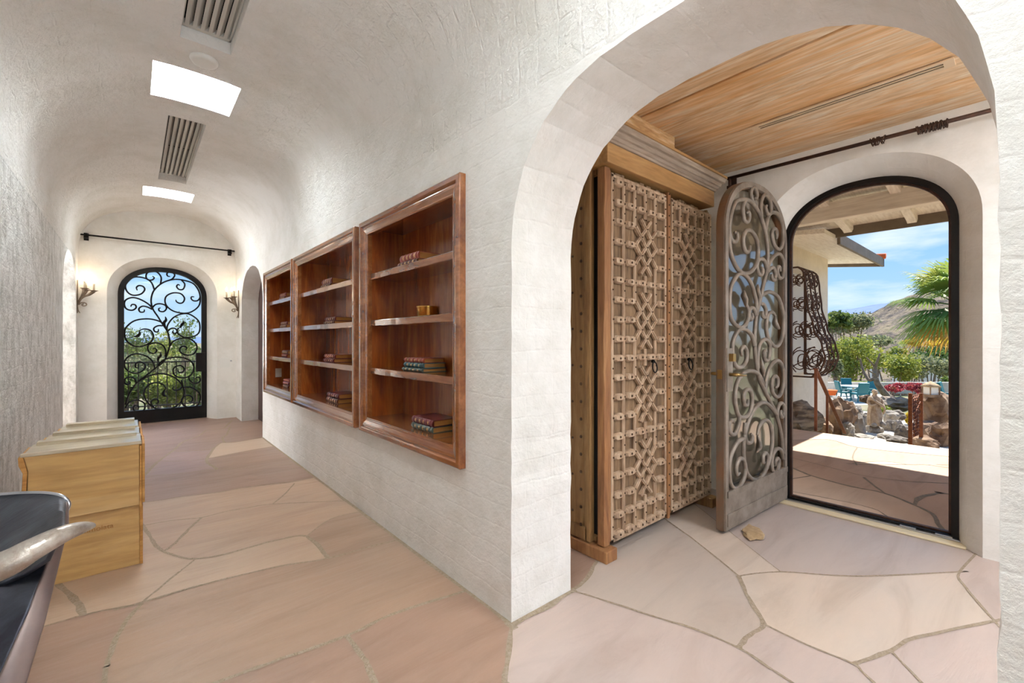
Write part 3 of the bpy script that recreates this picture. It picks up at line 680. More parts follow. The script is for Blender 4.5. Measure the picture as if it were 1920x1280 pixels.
# leaf, hinged on the left jamb and standing open into the entry
LF = empty('door_leaf', (3.865, 1.225, 0)); tag(LF, 'open arched door leaf of weathered grey iron scrollwork over glass', 'door')
LW = 0.985; ld = Vector((-1, 0.045, 0)).normalized(); ln = Vector((-ld.y, ld.x, 0)) * -1   # along the leaf; ln points away from the camera (+Y)
if ln.y < 0: ln = -ln
def lp(a, z, d=0.0): p = Vector((3.865, 1.225, 0)) + ld * (LW / 2 - a) + ln * d; return (p.x, p.y, z)   # a>0 is the hinge side
mb = MB(); outl = archloop(0, LW / 2, 0.02, 1.97, 0.39, 2.2, 44); innl = archloop(0, LW / 2 - 0.05, 0.27, 1.97, 0.34, 2.2, 44)
mb.prism(outl, lambda p: lp(p[0], p[1], 0.001), lambda p: lp(p[0], p[1], 0.05), [innl])
mb.build('leaf_frame', 'door_edge_bronze', LF, bevel=0.003)
mb = MB(); mb.prism(archloop(0, LW / 2 - 0.004, 0.024, 1.97, 0.386, 2.2, 44), lambda p: lp(p[0], p[1], -0.012), lambda p: lp(p[0], p[1], 0.001), [archloop(0, LW / 2 - 0.042, 0.27, 1.97, 0.348, 2.2, 44)])
mb.prism([(-LW / 2 + .02, 0.05), (LW / 2 - .02, 0.05), (LW / 2 - .02, 0.13), (-LW / 2 + .02, 0.13)], lambda p: lp(p[0], p[1], -0.020), lambda p: lp(p[0], p[1], -0.01))
mb.prism([(-LW / 2 + .02, 0.235), (LW / 2 - .02, 0.235), (LW / 2 - .02, 0.275), (-LW / 2 + .02, 0.275)], lambda p: lp(p[0], p[1], -0.022), lambda p: lp(p[0], p[1], -0.01))
mb.build('face_plate', 'iron_pewter', LF, bevel=0.003)
mb = MB(); zl = lambda z: 0.30 + (z - 0.215) * (2.31 - 0.30) / (2.31 - 0.215)
scrolls(mb, lambda a, z: lp(a, zl(z), -0.004), 0.0145, -(LW - 0.06) / (2 * FDH - 0.12), 8); mb.build('scrollwork', 'iron_pewter', LF)
mb = MB(); mb.prism(archloop(0, LW / 2 - 0.045, 0.26, 1.97, 0.345, 2.2, 30), lambda p: lp(p[0], p[1], 0.028), lambda p: lp(p[0], p[1], 0.032)); mb.build('pane', 'glass_wavy', LF)
lk = MB(); e_ = -LW / 2
lk.prism([(e_ + .012, 0.92), (e_ + .085, 0.92), (e_ + .085, 1.20), (e_ + .012, 1.20)], lambda p: lp(p[0], p[1], -0.018), lambda p: lp(p[0], p[1], -0.008))
lo = lk.build('lock_plate', 'iron_pewter', LF, bevel=0.003)
mb = MB(); mb.prism([(e_ + .03, 1.115), (e_ + .065, 1.115), (e_ + .065, 1.165), (e_ + .03, 1.165)], lambda p: lp(p[0], p[1], -0.05), lambda p: lp(p[0], p[1], -0.018)); mb.build('thumb_turn', 'brass_old', lo, bevel=0.003)
mb = MB(); mb.tube([lp(e_ + .045, 1.03, -0.015), lp(e_ + .045, 1.03, -0.065), lp(e_ + .07, 1.03, -0.07), lp(e_ + .15, 1.025, -0.07), lp(e_ + .165, 1.02, -0.06)], [.012, .011, .010, .008, .007], 10); mb.build('lever_handle', 'brass_old', lo)
mb = MB(); mb.tube([lp(e_ + .045, 1.03, 0.05), lp(e_ + .045, 1.03, 0.10), lp(e_ + .08, 1.03, 0.11), lp(e_ + .15, 1.02, 0.11)], [.012, .011, .009, .007], 10)
mb.prism([(e_ - .004, 1.0), (e_ + .003, 1.0), (e_ + .003, 1.06), (e_ - .004, 1.06)], lambda p: lp(p[0], p[1], 0.01), lambda p: lp(p[0], p[1], 0.04)); mb.build('latch', 'brass_old', LF)
# door stone
def rock_mesh(mb, c, s, seed, mi=0, sub=3, amp=0.35, freq=1.3, flat=0.0, ang=0.0):
    bm = bmesh.new(); bmesh.ops.create_icosphere(bm, subdivisions=sub, radius=1.0); off = Vector((seed * 7.31, seed * 3.17, seed * 1.7)); Rz = Matrix.Rotation(ang, 3, 'Z')
    for v in bm.verts:
        d = v.co.copy(); n_ = noise.fractal(d * freq + off, 0.7, 2.2, 5); cell = noise.cell(d * 1.5 + off) * 0.15
        q = d * (1 + amp * n_ + cell * amp)
        if flat: q.z = max(q.z, -flat)
        v.co = Rz @ Vector((q.x * s[0], q.y * s[1], q.z * s[2])) + Vector(c)
    vs = [v.co[:] for v in bm.verts]; bm.verts.index_update(); fs = [[v.index for v in f.verts] for f in bm.faces]; bm.free()
    mb.add(vs, fs, mi, False)
mb = MB(); p = onZ(1400, 1001, 0.0); rock_mesh(mb, (p.x + .03, p.y - .03, 0.012), (0.11, 0.06, 0.012), 3, flat=0.8, ang=0.3)
tag(mb.build('door_stone', 'sandstone'), 'flat rough sandstone lump wedged under the open door leaf', 'stone')

# ------------------------------------------------------------------ bookcases let into the wall
NAMES = ['nearest', 'middle', 'farthest']
SHELF_Z = [1.725, 1.395, 1.057]
def frame_loop(mb, y0, y1, z0, z1, prof):
    rings = []
    for off, pr in prof: rings.append([(WX1 - pr, y0 + off, z0 + off), (WX1 - pr, y1 - off, z0 + off), (WX1 - pr, y1 - off, z1 - off), (WX1 - pr, y0 + off, z1 - off)])
    b = [v for r in rings for v in r]
    mb.add(b, [(i * 4 + k, i * 4 + (k + 1) % 4, (i + 1) * 4 + (k + 1) % 4, (i + 1) * 4 + k) for i in range(len(rings) - 1) for k in range(4)])
for i, (a, b) in enumerate(BOOK):
    bc = empty('bookcase', (WX1, (a + b) / 2, 0.605), ['reddish cherry wood built-in bookcase nearest the archway, holding the brass bowl', 'cherry wood built-in bookcase in the middle, the widest of the three', 'cherry wood built-in bookcase farthest from the archway, with a grey outlet inside'][i], 'bookcase', 'bookcases set into the hall wall')
    ia, ib, z0, z1, XB = a + 0.0935, b - 0.0935, 0.70, 2.00, WX1 + 0.262
    mb = MB(); frame_loop(mb, a, b, 0.605, 2.09, [(0, -0.01), (0, .034), (.006, .040), (.030, .040), (.036, .034), (.040, .026), (.046, .030), (.060, .028), (.082, .020), (.090, .020), (.095, .014), (.095, -.02)])
    fr = mb.build('face_frame', 'cherry_edge', bc, bevel=0.0015, seg=1)
    mb = MB(); mb.box((XB, ia - .03, z0 - .02), (XB + .015, ib + .03, z1 + .05)); mb.build('back_panel', 'cherry', bc)
    for yy in (ia - .02, ib): mb = MB(); mb.box((WX1 - .005, yy, z0 - .02), (XB, yy + .02, z1 + .05)); mb.build('side_panel', 'cherry', bc)
    mb = MB(); mb.box((WX1 - .005, ia, z1 + .035), (XB, ib, z1 + .055)); mb.build('top_panel', 'cherry', bc)
    mb = MB(); mb.box((WX1 - .018, ia, z0 - .02), (XB, ib, z0 + .008)); mb.build('bottom_panel', 'cherry_edge', bc, bevel=.003)
    for z in SHELF_Z:
        mb = MB(); n = 14; vs = []
        rnd = random.Random(i * 10 + z)
        for k in range(n + 1):                              # slightly worn front edge
            y = ia + (ib - ia) * k / n; w_ = rnd.uniform(-.0012, .0012)
            vs += [(WX1 + .012 + w_, y, z - .044 + rnd.uniform(-.002, .002)), (WX1 + .012 + w_, y, z - .003), (WX1 + .016, y, z), (XB, y, z), (XB, y, z - .044)]
        fs = [(k * 5 + q, k * 5 + (q + 1) % 5, (k + 1) * 5 + (q + 1) % 5, (k + 1) * 5 + q) for k in range(n) for q in range(5)] + [(0, 1, 2, 3, 4), tuple(n * 5 + q for q in (4, 3, 2, 1, 0))]
        mb.add(vs, fs); mb.build('shelf', 'cherry_edge', bc, bevel=.002, seg=1)

# books lie flat with their spines to the hall
def book(x, y, z, w_, d_, h_, leather, label, group, yaw=0.0):
    b = empty('book', (0, 0, 0), label, 'book', group)
    c = MB(); t = 0.004                                     # spine along Y at x=0, pages towards +X
    n = 8; sp = [(-0.010 * math.sin(PI * k / n), h_ * k / n) for k in range(n + 1)]
    for y0, y1, add_ in [(-w_ / 2, w_ / 2, 0)]:
        vs = []
        for yy in (y0, y1):
            vs += [(px_ + .006, yy, pz) for px_, pz in sp] + [(d_, yy, h_), (d_, yy, h_ - t), (.010, yy, h_ - t), (.010, yy, t), (d_, yy, t), (d_, yy, 0)]
        m = len(vs) // 2
        c.add(vs, [(k, (k + 1) % m, (k + 1) % m + m, k + m) for k in range(m)] + [tuple(range(m))[::-1], tuple(range(m, 2 * m))])
    g = c
    for q in range(5):
        yy = -w_ / 2 + w_ * (0.1 + 0.2 * q)
        g.tube([(px_ + .004, yy, max(.001, pz)) for px_, pz in sp], .0028, 6)
    for q in (0.2, 0.42, 0.6, 0.8):
        yy = -w_ / 2 + w_ * q; L_w = w_ * 0.022
        pts = [(px_ + .0052, pz) for px_, pz in sp[2:-2]]
        vs = [(p[0], yy - L_w, p[1]) for p in pts] + [(p[0], yy + L_w, p[1]) for p in pts]; m = len(pts)
        g.add(vs, [(k, k + 1, k + 1 + m, k + m) for k in range(m - 1)], 1)
    cov = c.build('cover', ['leather_' + leather, 'gilt'], b, recalc=False)
    p = MB(); p.box((.008, -w_ / 2 + .003, t), (d_ - .004, w_ / 2 - .003, h_ - t)); p.build('pages', 'pages', b)
    b.location = (x, y, z); b.rotation_euler = (0, 0, yaw)
    return b
def shelf_z(k): return [1.7255, 1.3955, 1.0575, 0.7085][k]
SHN = ['top shelf', 'second shelf', 'third shelf', 'bottom']
def stack(case, sh, y, items, grp=None):
    """items from the bottom up: (width along the shelf, depth, thickness, leather, dx)"""
    z = shelf_z(sh) ; n = len(items); nm = {2: ['lower', 'upper'], 3: ['lowest', 'middle', 'topmost']}[n]
    for q, (w_, d_, h_, lea, dx) in enumerate(items):
        col = {'red': 'red', 'maroon': 'maroon', 'teal': 'teal blue', 'green': 'dark green', 'brown': 'dark brown', 'oxblood': 'oxblood red'}[lea]
        where = SHN[sh] if sh < 3 else 'bottom'
        book(WX1 + 0.045 + dx, y, z, w_, d_, h_, lea, f'{col} leather book, {nm[q]} of {n} on {where}, {NAMES[case]} bookcase', 'old leather books on the shelves', 0.02 * (q - 1) + .01)
        z += h_ + 0.0015
stack(0, 0, 2.55, [(.26, .16, .028, 'brown', 0), (.24, .165, .045, 'red', .012)])
stack(0, 2, 2.49, [(.26, .17, .022, 'green', 0), (.24, .16, .030, 'teal', .010), (.23, .15, .028, 'red', .012)])
stack(0, 3, 2.37, [(.25, .17, .034, 'green', 0), (.245, .17, .038, 'maroon', .004)])
stack(1, 0, 4.12, [(.27, .16, .030, 'brown', 0), (.24, .17, .050, 'oxblood', .012)])
stack(1, 1, 4.03, [(.26, .17, .026, 'brown', 0), (.24, .17, .034, 'maroon', .012)])
stack(1, 2, 4.04, [(.26, .17, .032, 'maroon', 0), (.26, .165, .034, 'oxblood', .010)])
stack(1, 3, 3.95, [(.27, .18, .038, 'brown', 0), (.26, .18, .040, 'maroon', .008)])
stack(2, 0, 5.66, [(.25, .16, .032, 'brown', 0), (.24, .16, .042, 'oxblood', .010)])
stack(2, 1, 5.61, [(.27, .17, .034, 'brown', 0), (.26, .17, .036, 'maroon', .010)])
stack(2, 2, 5.56, [(.22, .16, .036, 'oxblood', 0), (.22, .16, .040, 'brown', .008)])
stack(2, 3, 5.50, [(.23, .18, .034, 'brown', 0), (.23, .18, .036, 'maroon', .004), (.22, .17, .026, 'red', .010)])
mb = MB(); mb.lathe([(.0, 0), (.064, 0), (.066, .004), (.066, .008), (.069, .010), (.069, .058), (.073, .061), (.073, .064), (.066, .064), (.064, .056), (.064, .012), (.0, .010)], (WX1 + .12, 2.42, 1.3955), 32)
tag(mb.build('brass_bowl', 'brass'), 'low round brass bowl on the second shelf of the nearest bookcase', 'bowl')
mb = MB(); y_ = 6.22 - .095; mb.box((1.35, y_ - .006, .79), (1.42, y_ - .0005, .90)); op = mb.build('outlet', 'louvre_white', bevel=.002); tag(op, 'small grey outlet plate on the side panel low in the farthest bookcase', 'outlet')

# ------------------------------------------------------------------ carved cabinet
CB = empty('carved_cabinet', (2.7, 1.85, 0), 'tall carved old teak cabinet with studded lattice doors in the entry', 'cabinet')
FY = 1.565
mb = MB(); mb.box((2.03, 1.655, 0.075), (2.055, 2.12, 2.25)); mb.box((2.055, 2.09, 0.075), (3.36, 2.12, 2.25)); mb.box((3.335, 1.60, 0.075), (3.36, 2.12, 2.25))
mb.box((2.055, 1.64, 0.075), (3.335, 2.09, 0.10)); mb.box((2.055, 1.64, 2.22), (3.335, 2.09, 2.25)); mb.build('carcass', 'carcass_wood', CB, bevel=.002)
# left side: stiles, panel moulding and a column of nail heads
mb = MB(); mb.box((2.012, 1.65, 0.075), (2.032, 1.69, 2.245)); mb.box((2.012, 2.04, 0.075), (2.032, 2.12, 2.245)); mb.box((2.012, 1.675, 0.075), (2.032, 2.04, 0.15)); mb.box((2.012, 1.675, 2.16), (2.032, 2.04, 2.245))
mb.box((2.016, 1.675, 0.15), (2.032, 1.70, 2.16)); mb.box((2.022, 1.84, 0.15), (2.032, 1.85, 2.16))
sp_ = mb.build('side_frame', 'carcass_wood', CB, bevel=.004)
mb = MB()
for k in range(20): mb.ball((2.015, 1.722, .16 + k * .104), .010, nu=8, nv=5, sz=(.6, 1, 1)); mb.ball((2.03, 1.80, .22 + k * .22), .008, nu=8, nv=5) if k < 9 else None
tag(mb.build('nail_heads', 'nail', sp_), kind='stuff')
mb = MB(); mb.box((2.085, 1.60, .08), (2.10, 1.70, 2.24)); mb.build('gap_shade_strip', 'vent_dark', CB)  # dark strip stands in for the shade inside the gap
for nm, x0, x1 in (('post', 2.035, 2.088),):
    mb = MB(); rnd = random.Random(4); pts = []
    for k in range(25): z = .072 + (2.245 - .072) * k / 24; pts.append((z, rnd.uniform(-.004, .004)))
    vs = []
    for z, j in pts: vs += [(x0 + j, FY + rnd.uniform(-.003, .004), z), (x1, FY, z), (x1, FY + .05, z), (x0, FY + .05, z)]
    mb.add(vs, [(k * 4 + q, k * 4 + (q + 1) % 4, (k + 1) * 4 + (q + 1) % 4, (k + 1) * 4 + q) for k in range(24) for q in range(4)] + [(0, 1, 2, 3), (99, 98, 97, 96)])
    mb.build('post', 'old_teak_red', CB, bevel=.003)
mb = MB(); mb.box((2.088, FY + .006, .085), (2.103, FY + .04, 2.235)); mb.build('jamb_strip', 'old_teak_red', CB, bevel=.002)
def lattice_door(x0, x1, bottom, top, patcols, red_stile_right, ring_x, name='door'):
    D = MB(); D.box((x0, FY + .022, bottom), (x1, FY + .035, top - .01)); door = D.build(name, 'old_teak_shaded', CB)
    W_ = x1 - x0; cols = 5; cw = (W_ - .03) / cols; X = lambda c: x0 + .015 + c * cw
    rows = 19; z1 = top - .045; z0 = bottom + .035; rh = (z1 - z0) / (rows - 1); Z = lambda r: z1 - r * rh
    rnd = random.Random(int(x0 * 100)); L = MB(); Nn = MB()
    L.box((x0, FY + .003, bottom), (x0 + .022, FY + .03, top)); L.box((x1 - .022, FY + .003, bottom), (x1, FY + .03, top - .012))
    L.box((x0, FY + .003, top - .024), (x1, FY + .03, top - .006)); L.box((x0, FY + .003, bottom), (x1, FY + .03, bottom + .02))
    pats = [(1, 5), (5, 9), (9, 13), (13, 17)]; pc = patcols       # pattern spans columns pc, pc+1; centre bar pc+1
    def vbar(c, za, zb, w__=.026):
        x = X(c)
        L.add([(x - w__ / 2, FY + .022, zb), (x - w__ / 2, FY + .010, zb), (x - w__ / 5, FY + .002, zb), (x + w__ / 5, FY + .002, zb), (x + w__ / 2, FY + .010, zb), (x + w__ / 2, FY + .022, zb),
               (x - w__ / 2, FY + .022, za), (x - w__ / 2, FY + .010, za), (x - w__ / 5, FY + .002, za), (x + w__ / 5, FY + .002, za), (x + w__ / 2, FY + .010, za), (x + w__ / 2, FY + .022, za)],
              [(i, (i + 1) % 6, (i + 1) % 6 + 6, i + 6) for i in range(6)] + [(0, 1, 2, 3, 4, 5), (11, 10, 9, 8, 7, 6)])
    for c in range(1, cols):
        if pc < c < pc + 2 or c in (pc, pc + 2):
            segs = []; last = Z(0)
            ext = 1.5 if c == pc + 1 else 0.5 if False else 1.0
            for a, b in pats:
                mid = (a + b) / 2
                if c == pc + 1: segs.append((last, Z(mid - 1.55))); last = Z(mid + 1.55)
                else: segs.append((last, Z(mid - 1.05))); last = Z(mid + 1.05)
            segs.append((last, Z(rows - 1)))
            for s0, s1 in segs: vbar(c, min(s0, s1), max(s0, s1))
        else: vbar(c, Z(rows - 1), Z(0))
    for r in range(rows):
        inpat = any(a < r < b for a, b in pats)
        for c in range(cols):
            if inpat and c in (pc, pc + 1): continue
            xa, xb = X(c) + .010, X(c + 1) - .010; z = Z(r) + rnd.uniform(-.002, .002); h = .021
            prof = [(xa, z - h * .5), (xa + .016, z - h), (xb - .016, z - h), (xb, z - h * .5), (xb, z + h * .5), (xb - .016, z + h), (xa + .016, z + h), (xa, z + h * .5)]
            n = 8; cx, cz = (xa + xb) / 2, z
            vs = [(p[0], FY + .022, p[1]) for p in prof] + [(p[0], FY + .004, p[1]) for p in prof] + [(cx + (p[0] - cx) * .82, FY - .010, cz + (p[1] - cz) * .7) for p in prof]
            L.add(vs, [(i, (i + 1) % n, (i + 1) % n + n, i + n) for i in range(n)] + [(i + n, (i + 1) % n + n, (i + 1) % n + 2 * n, i + 2 * n) for i in range(n)] + [tuple(range(2 * n, 3 * n))])
            Nn.ball((cx, FY - .011, cz), .0075, nu=6, nv=4, sz=(1, .8, 1))
        for c in range(cols + 1):
            if inpat and c == pc + 1: continue
            Nn.ball((X(c) + (.004 if c == 0 else -.004 if c == cols else 0), FY + .001, Z(r) + rh * .0), .0062, nu=6, nv=4)
            if r < rows - 1 and not inpat: Nn.ball((X(c), FY + .001, Z(r + .5)), .0055, nu=6, nv=4)
    for a, b in pats:
        mid = (a + b) / 2; cx = X(pc + 1)
        for sgn in (1, -1):
            for cc in (-1, 0, 1):
                pts = []
                for k in range(-40, 41):
                    x = k / 40; y = sgn * x + cc
                    if abs(y) <= 1.5: pts.append((x, y))
                p0, p1 = pts[0], pts[-1]; dz = -.0015 if sgn > 0 else .0015
                A = (cx + p0[0] * cw, FY + .009 + dz, Z(mid + p0[1])); B = (cx + p1[0] * cw, FY + .009 + dz, Z(mid + p1[1]))
                L.bar(A, B, .024, .020, up=(0, 1, 0)); mA = Vector(A) + Vector((0, -.012, 0)); mB = Vector(B) + Vector((0, -.012, 0)); L.bar(mA, mB, .012, .007, up=(0, 1, 0))
        for qx, qy in ((-.5, .5), (.5, .5), (0, 0), (-.5, -.5), (.5, -.5), (0, 1), (0, -1)): Nn.ball((cx + qx * cw, FY - .008, Z(mid + qy)), .0055, nu=6, nv=4)
    lat = L.build('lattice', 'old_teak_pale', door, bevel=.0012, seg=1); tag(Nn.build('nail_heads', 'nail', door), kind='stuff')
    # splintered boards along the top
    S_ = MB(); x = x0 + .05
    while x < x1 - .03:
        w__ = rnd.uniform(.02, .06); S_.box((x, FY + .012, top - .012), (min(x + w__, x1), FY + .028, top + rnd.uniform(0, .022) * (1 - .5 * (x - x0) / W_))); x += w__ + .003
    S_.build('splintered_top', 'old_teak_shaded', door, bevel=.002, seg=1)
    rg = MB(); cx, cz = ring_x(X), Z(9.55); rg.tube([(cx + .026 * math.cos(a * PI / 10), FY - .022 + .004 * math.sin(a * PI / 10), cz + .034 * math.sin(a * PI / 10)) for a in range(20)], .0042, 8, closed=True)
    rg.ball((cx, FY - .010, cz + .036), .012, nu=8, nv=6, sz=(1, 1.3, 1)); rg.build('ring_pull', 'iron_black', door)
    return door
lattice_door(2.103, 2.705, .072, 2.225, 2, True, lambda X: X(3) + .06)
mb = MB(); mb.box((2.708, FY - .006, .060), (2.735, FY + .035, 2.24)); mb.box((2.735, FY + .006, .080), (2.765, FY + .03, 2.235)); mb.build('meeting_stile', 'old_teak_red', CB, bevel=.003)
mb = MB()
for k in range(30): mb.ball((2.722, FY - .007, .14 + k * .072), .006, nu=6, nv=4)
tag(mb.build('stile_nails', 'nail', CB), kind='stuff')
lattice_door(2.768, 3.348, .080, 2.215, 1, False, lambda X: X(1) + .09)
mb = MB(); mb.box((2.01, 1.525, 2.25), (3.305, 2.12, 2.365)); mb.build('frieze_board', 'frieze_pine', CB, bevel=.004)
def swept_crown(name, mat, prof):
    # profile (outward, height) around left, front and right sides
    mb = MB(); vs = []; x0, x1, y0, yb = 2.01, 3.305, 1.525, 2.12
    for o_, z in prof: vs += [(x0 - o_, yb, z), (x0 - o_, y0 - o_, z), (x1 + o_, y0 - o_, z), (x1 + o_, yb, z)]
    n = len(prof); fs = [(i * 4 + k, i * 4 + k + 1, (i + 1) * 4 + k + 1, (i + 1) * 4 + k) for i in range(n - 1) for k in range(3)]
    fs += [tuple((n - 1) * 4 + k for k in range(4)), (3, 2, 1, 0)]
    mb.add(vs, fs); return mb.build(name, mat, CB, bevel=.0015, seg=1)
swept_crown('crown_moulding', 'crown_grey', [(0, 2.362), (.010, 2.362), (.012, 2.375), (.020, 2.378), (.024, 2.395), (.034, 2.398), (.040, 2.420), (.056, 2.424), (.062, 2.456)])
swept_crown('top_board', 'frieze_pine', [(.0, 2.457), (.068, 2.457), (.068, 2.474), (0, 2.474)])
for xx in (1.998, 3.27):
    mb = MB(); mb.box((xx, 1.522, 0.0), (xx + .10, 2.13, .068)); mb.build('foot', 'old_teak_red' if xx < 3 else 'carcass_wood', CB, bevel=.005)

# ------------------------------------------------------------------ plywood crates by the left wall
def crate(y0, y1, xl, xr, dz, label, stamp=False):
    c = empty('plywood_crate', ((xl + xr) / 2, (y0 + y1) / 2, 0), label, 'crate', 'plywood crates stacked in a row by the left wall')
    zt = .690 + dz; zm = .338
    b = MB(); b.box((xl + .07, y0 + .03, 0), (xr - .018, y1 - .012, zm)); body = b.build('lower_box', 'plywood', c, bevel=.003)
    s = MB(); s.box((xr - .018, y0 + .025, 0), (xr - .004, y1 - .012, zm - .008)); s.build('side_board', 'plywood_edge', c, bevel=.002); s = MB(); s.box((xl + .045, y0 + .025, .01), (xl + .069, y1 - .012, zm)); s.build('side_board', 'plywood_edge', c, bevel=.002)
    u = MB(); t0 = .26
    u.prism([(xl + .03, zm), (xr - .020, zm), (xr - .020, zt - .02), (xl + .02, zt - .02), (xl + .035, zt - .09)], lambda p: (p[0], y0, p[1]), lambda p: (p[0], y1, p[1]))
    up = u.build('upper_box', 'plywood', c, bevel=.003)
    e = MB(); e.box((xr - .019, y0 - .002, zm - .012), (xr - .009, y1, zt - .03)); e.box((xr - .008, y0 - .002, zm + .012), (xr + .004, y1, zt - .02))
    e.build('edge_board', 'plywood_edge', c, bevel=.002); e = MB()
    e.prism([(xl + .010, zt - .30), (xl + .024, zt - .30), (xl + .034, zt - .10), (xl + .020, zt - .02), (xl + .002, zt - .02), (xl + .004, zt - .06), (xl + .018, zt - .10)], lambda p: (p[0], y0 - .001, p[1]), lambda p: (p[0], y1, p[1]))
    e.build('edge_board', 'plywood_edge', c, bevel=.002)
    t = MB(); t.box((xl + .01, y0 - .004, zt - .02), (xr - .010, y0 + .012, zt - .002)); t.box((xl + .02, y0 + .012, zt - .02), (xr - .012, y1 - .01, zt - .006)); t.box((xl + .04, y1 - .07, zt - .02), (xr - .03, y1 - .002, zt + .012))
    t.build('lid', 'plywood_lid', c, bevel=.002)
    if stamp:
        cu = bpy.data.curves.new('stamp', 'FONT'); cu.body = 'Emmolata'; cu.size = .036; cu.extrude = .0006; cu.materials.append(MATS['plywood_edge'])
        tmp = bpy.data.objects.new('t', cu); COL.objects.link(tmp); bpy.context.view_layer.update()
        me_ = bpy.data.meshes.new_from_object(tmp.evaluated_get(bpy.context.evaluated_depsgraph_get())); bpy.data.objects.remove(tmp)
        st = bpy.data.objects.new('stamped_word', me_); COL.objects.link(st); st.parent = c
        st.location = Vector((-.225, y0 + .0245, .235)) - c.location; st.rotation_euler = (PI / 2, 0, 0); st.scale = (1.0, 1, 1)
    return c
wood('plywood_lid', 'b9a98c', 'cdbf a6'.replace(' ', ''), 'ded2bd', 'X', 2.0, 0.3, 0.5, 0.08, 50, 2.0)
crate(3.205, 3.49, -.43, .045, .006, 'plywood crate with a stamped word, nearest of the three by the left wall', True)
crate(3.50, 3.79, -.40, .040, .004, 'plywood crate in the middle of the row of three by the left wall')
crate(3.80, 4.10, -.37, .036, .006, 'plywood crate at the far end of the row of three by the left wall')

# ------------------------------------------------------------------ dark metal chair in the left foreground
simple('rim_highlight', 'd5dbe4', 0.2, 0.8)
CH = empty('metal_chair', (-.45, 1.5, 0), 'dark polished steel lounge chair with a pale horn-like arm at the left edge', 'chair')
def loft(name, mat, rows, thick, parent, smooth=True):
    mb = MB(); n = len(rows[0]); vs = [p for r in rows for p in r]
    mb.add(vs, [(i * n + k, i * n + k + 1, (i + 1) * n + k + 1, (i + 1) * n + k) for i in range(len(rows) - 1) for k in range(n - 1)], 0, smooth)
    o = mb.build(name, mat, parent); md = o.modifiers.new('t', 'SOLIDIFY'); md.thickness = thick; md.offset = -1 if thick > 0 else 0
    md2 = o.modifiers.new('b', 'BEVEL'); md2.width = .006; md2.segments = 3; md2.limit_method = 'ANGLE'; md2.angle_limit = R(50)
    return o
P_ = lambda u, v, d: tuple(atd(u, v, d))
# dished back shell: upper rim, mid, lower line
rows = []
for vt, dd in ((0.0, 1.46), (0.3, 1.38), (0.65, 1.28), (1.0, 1.18)):
    r = []
    for u, vtop, vbot in ((-150, 941, 1118), (-90, 936, 1110), (0, 928, 1095), (45, 925, 1075), (85, 925, 1050), (110, 928, 1030), (122, 934, 1012), (128, 942, 1000)):
        uu = u + (112 - u) * 0.0; r.append(P_(uu - 16 * vt if u > 100 else uu, vtop + (vbot - vtop) * vt, dd + .0))
    rows.append(r)
loft('back_shell', 'steel_dark', rows, .012, CH)
mb = MB(); mb.tube(catmull([P_(u, v, 1.46) for u, v in ((-150, 941), (-90, 935), (0, 927), (45, 924), (85, 924), (110, 928), (123, 935), (129, 946))] + [P_(122, 965, 1.40), P_(113, 985, 1.335)], 4), .006, 8); mb.build('highlight_rim', 'rim_highlight', CH)  # pale tube puts the rim's highlight into its colour
# narrow outer side, tapering to the foot
side = []
for (ui, vi, di), (uo, vo, do) in (((124, 936, 1.455), (131, 945, 1.45)), ((113, 985, 1.33), (131, 985, 1.36)), ((95, 1040, 1.25), (116, 1045, 1.28)), ((50, 1150, 1.17), (88, 1160, 1.20)), ((0, 1262, 1.10), (52, 1278, 1.13)), ((-45, 1360, 1.05), (20, 1380, 1.08))):
    side.append([P_(ui, vi, di), P_((ui + uo) / 2, (vi + vo) / 2, (di + do) / 2 - .004), P_(uo, vo, do)])
loft('side_leg', 'steel_pale', side, .012, CH)
for x_, y_, z_ in ((-.29, 1.60, .36), (-.47, 1.72, .50), (-.42, 1.38, .42)):
    mb = MB(); mb.tube([(x_, y_, 0.0), (x_, y_, z_)], .014, 10); mb.build('foot_rod', 'steel_dark', CH)
# shadowed front skirt between the arm and the side
fr_ = []
for a_, b_ in ((( -150, 1120, 1.10), (108, 1010, 1.29)), ((-150, 1240, 1.08), (50, 1150, 1.168)), ((-180, 1400, 1.04), (-45, 1362, 1.05))):
    fr_.append([P_(*[a_[k] + (b_[k] - a_[k]) * t for k in range(3)]) for t in (0, .35, .7, 1)])
loft('front_skirt', 'steel_dark', fr_, .012, CH)
mb = MB(); path = catmull([P_(-260, 1120, .92), P_(-120, 1100, .95), P_(0, 1062, 1.0), P_(60, 1030, 1.04), (P_(115, 1002, 1.09)), P_(155, 988, 1.14), P_(177, 984, 1.17)], 6); L = len(path)
mb.tube(path, [.034 * min(1.0, (1.02 - i / (L - 1)) ** .55 * 1.25) for i in range(L)], 14, flat=.75); mb.build('horn_arm', 'horn', CH)
mb = MB()

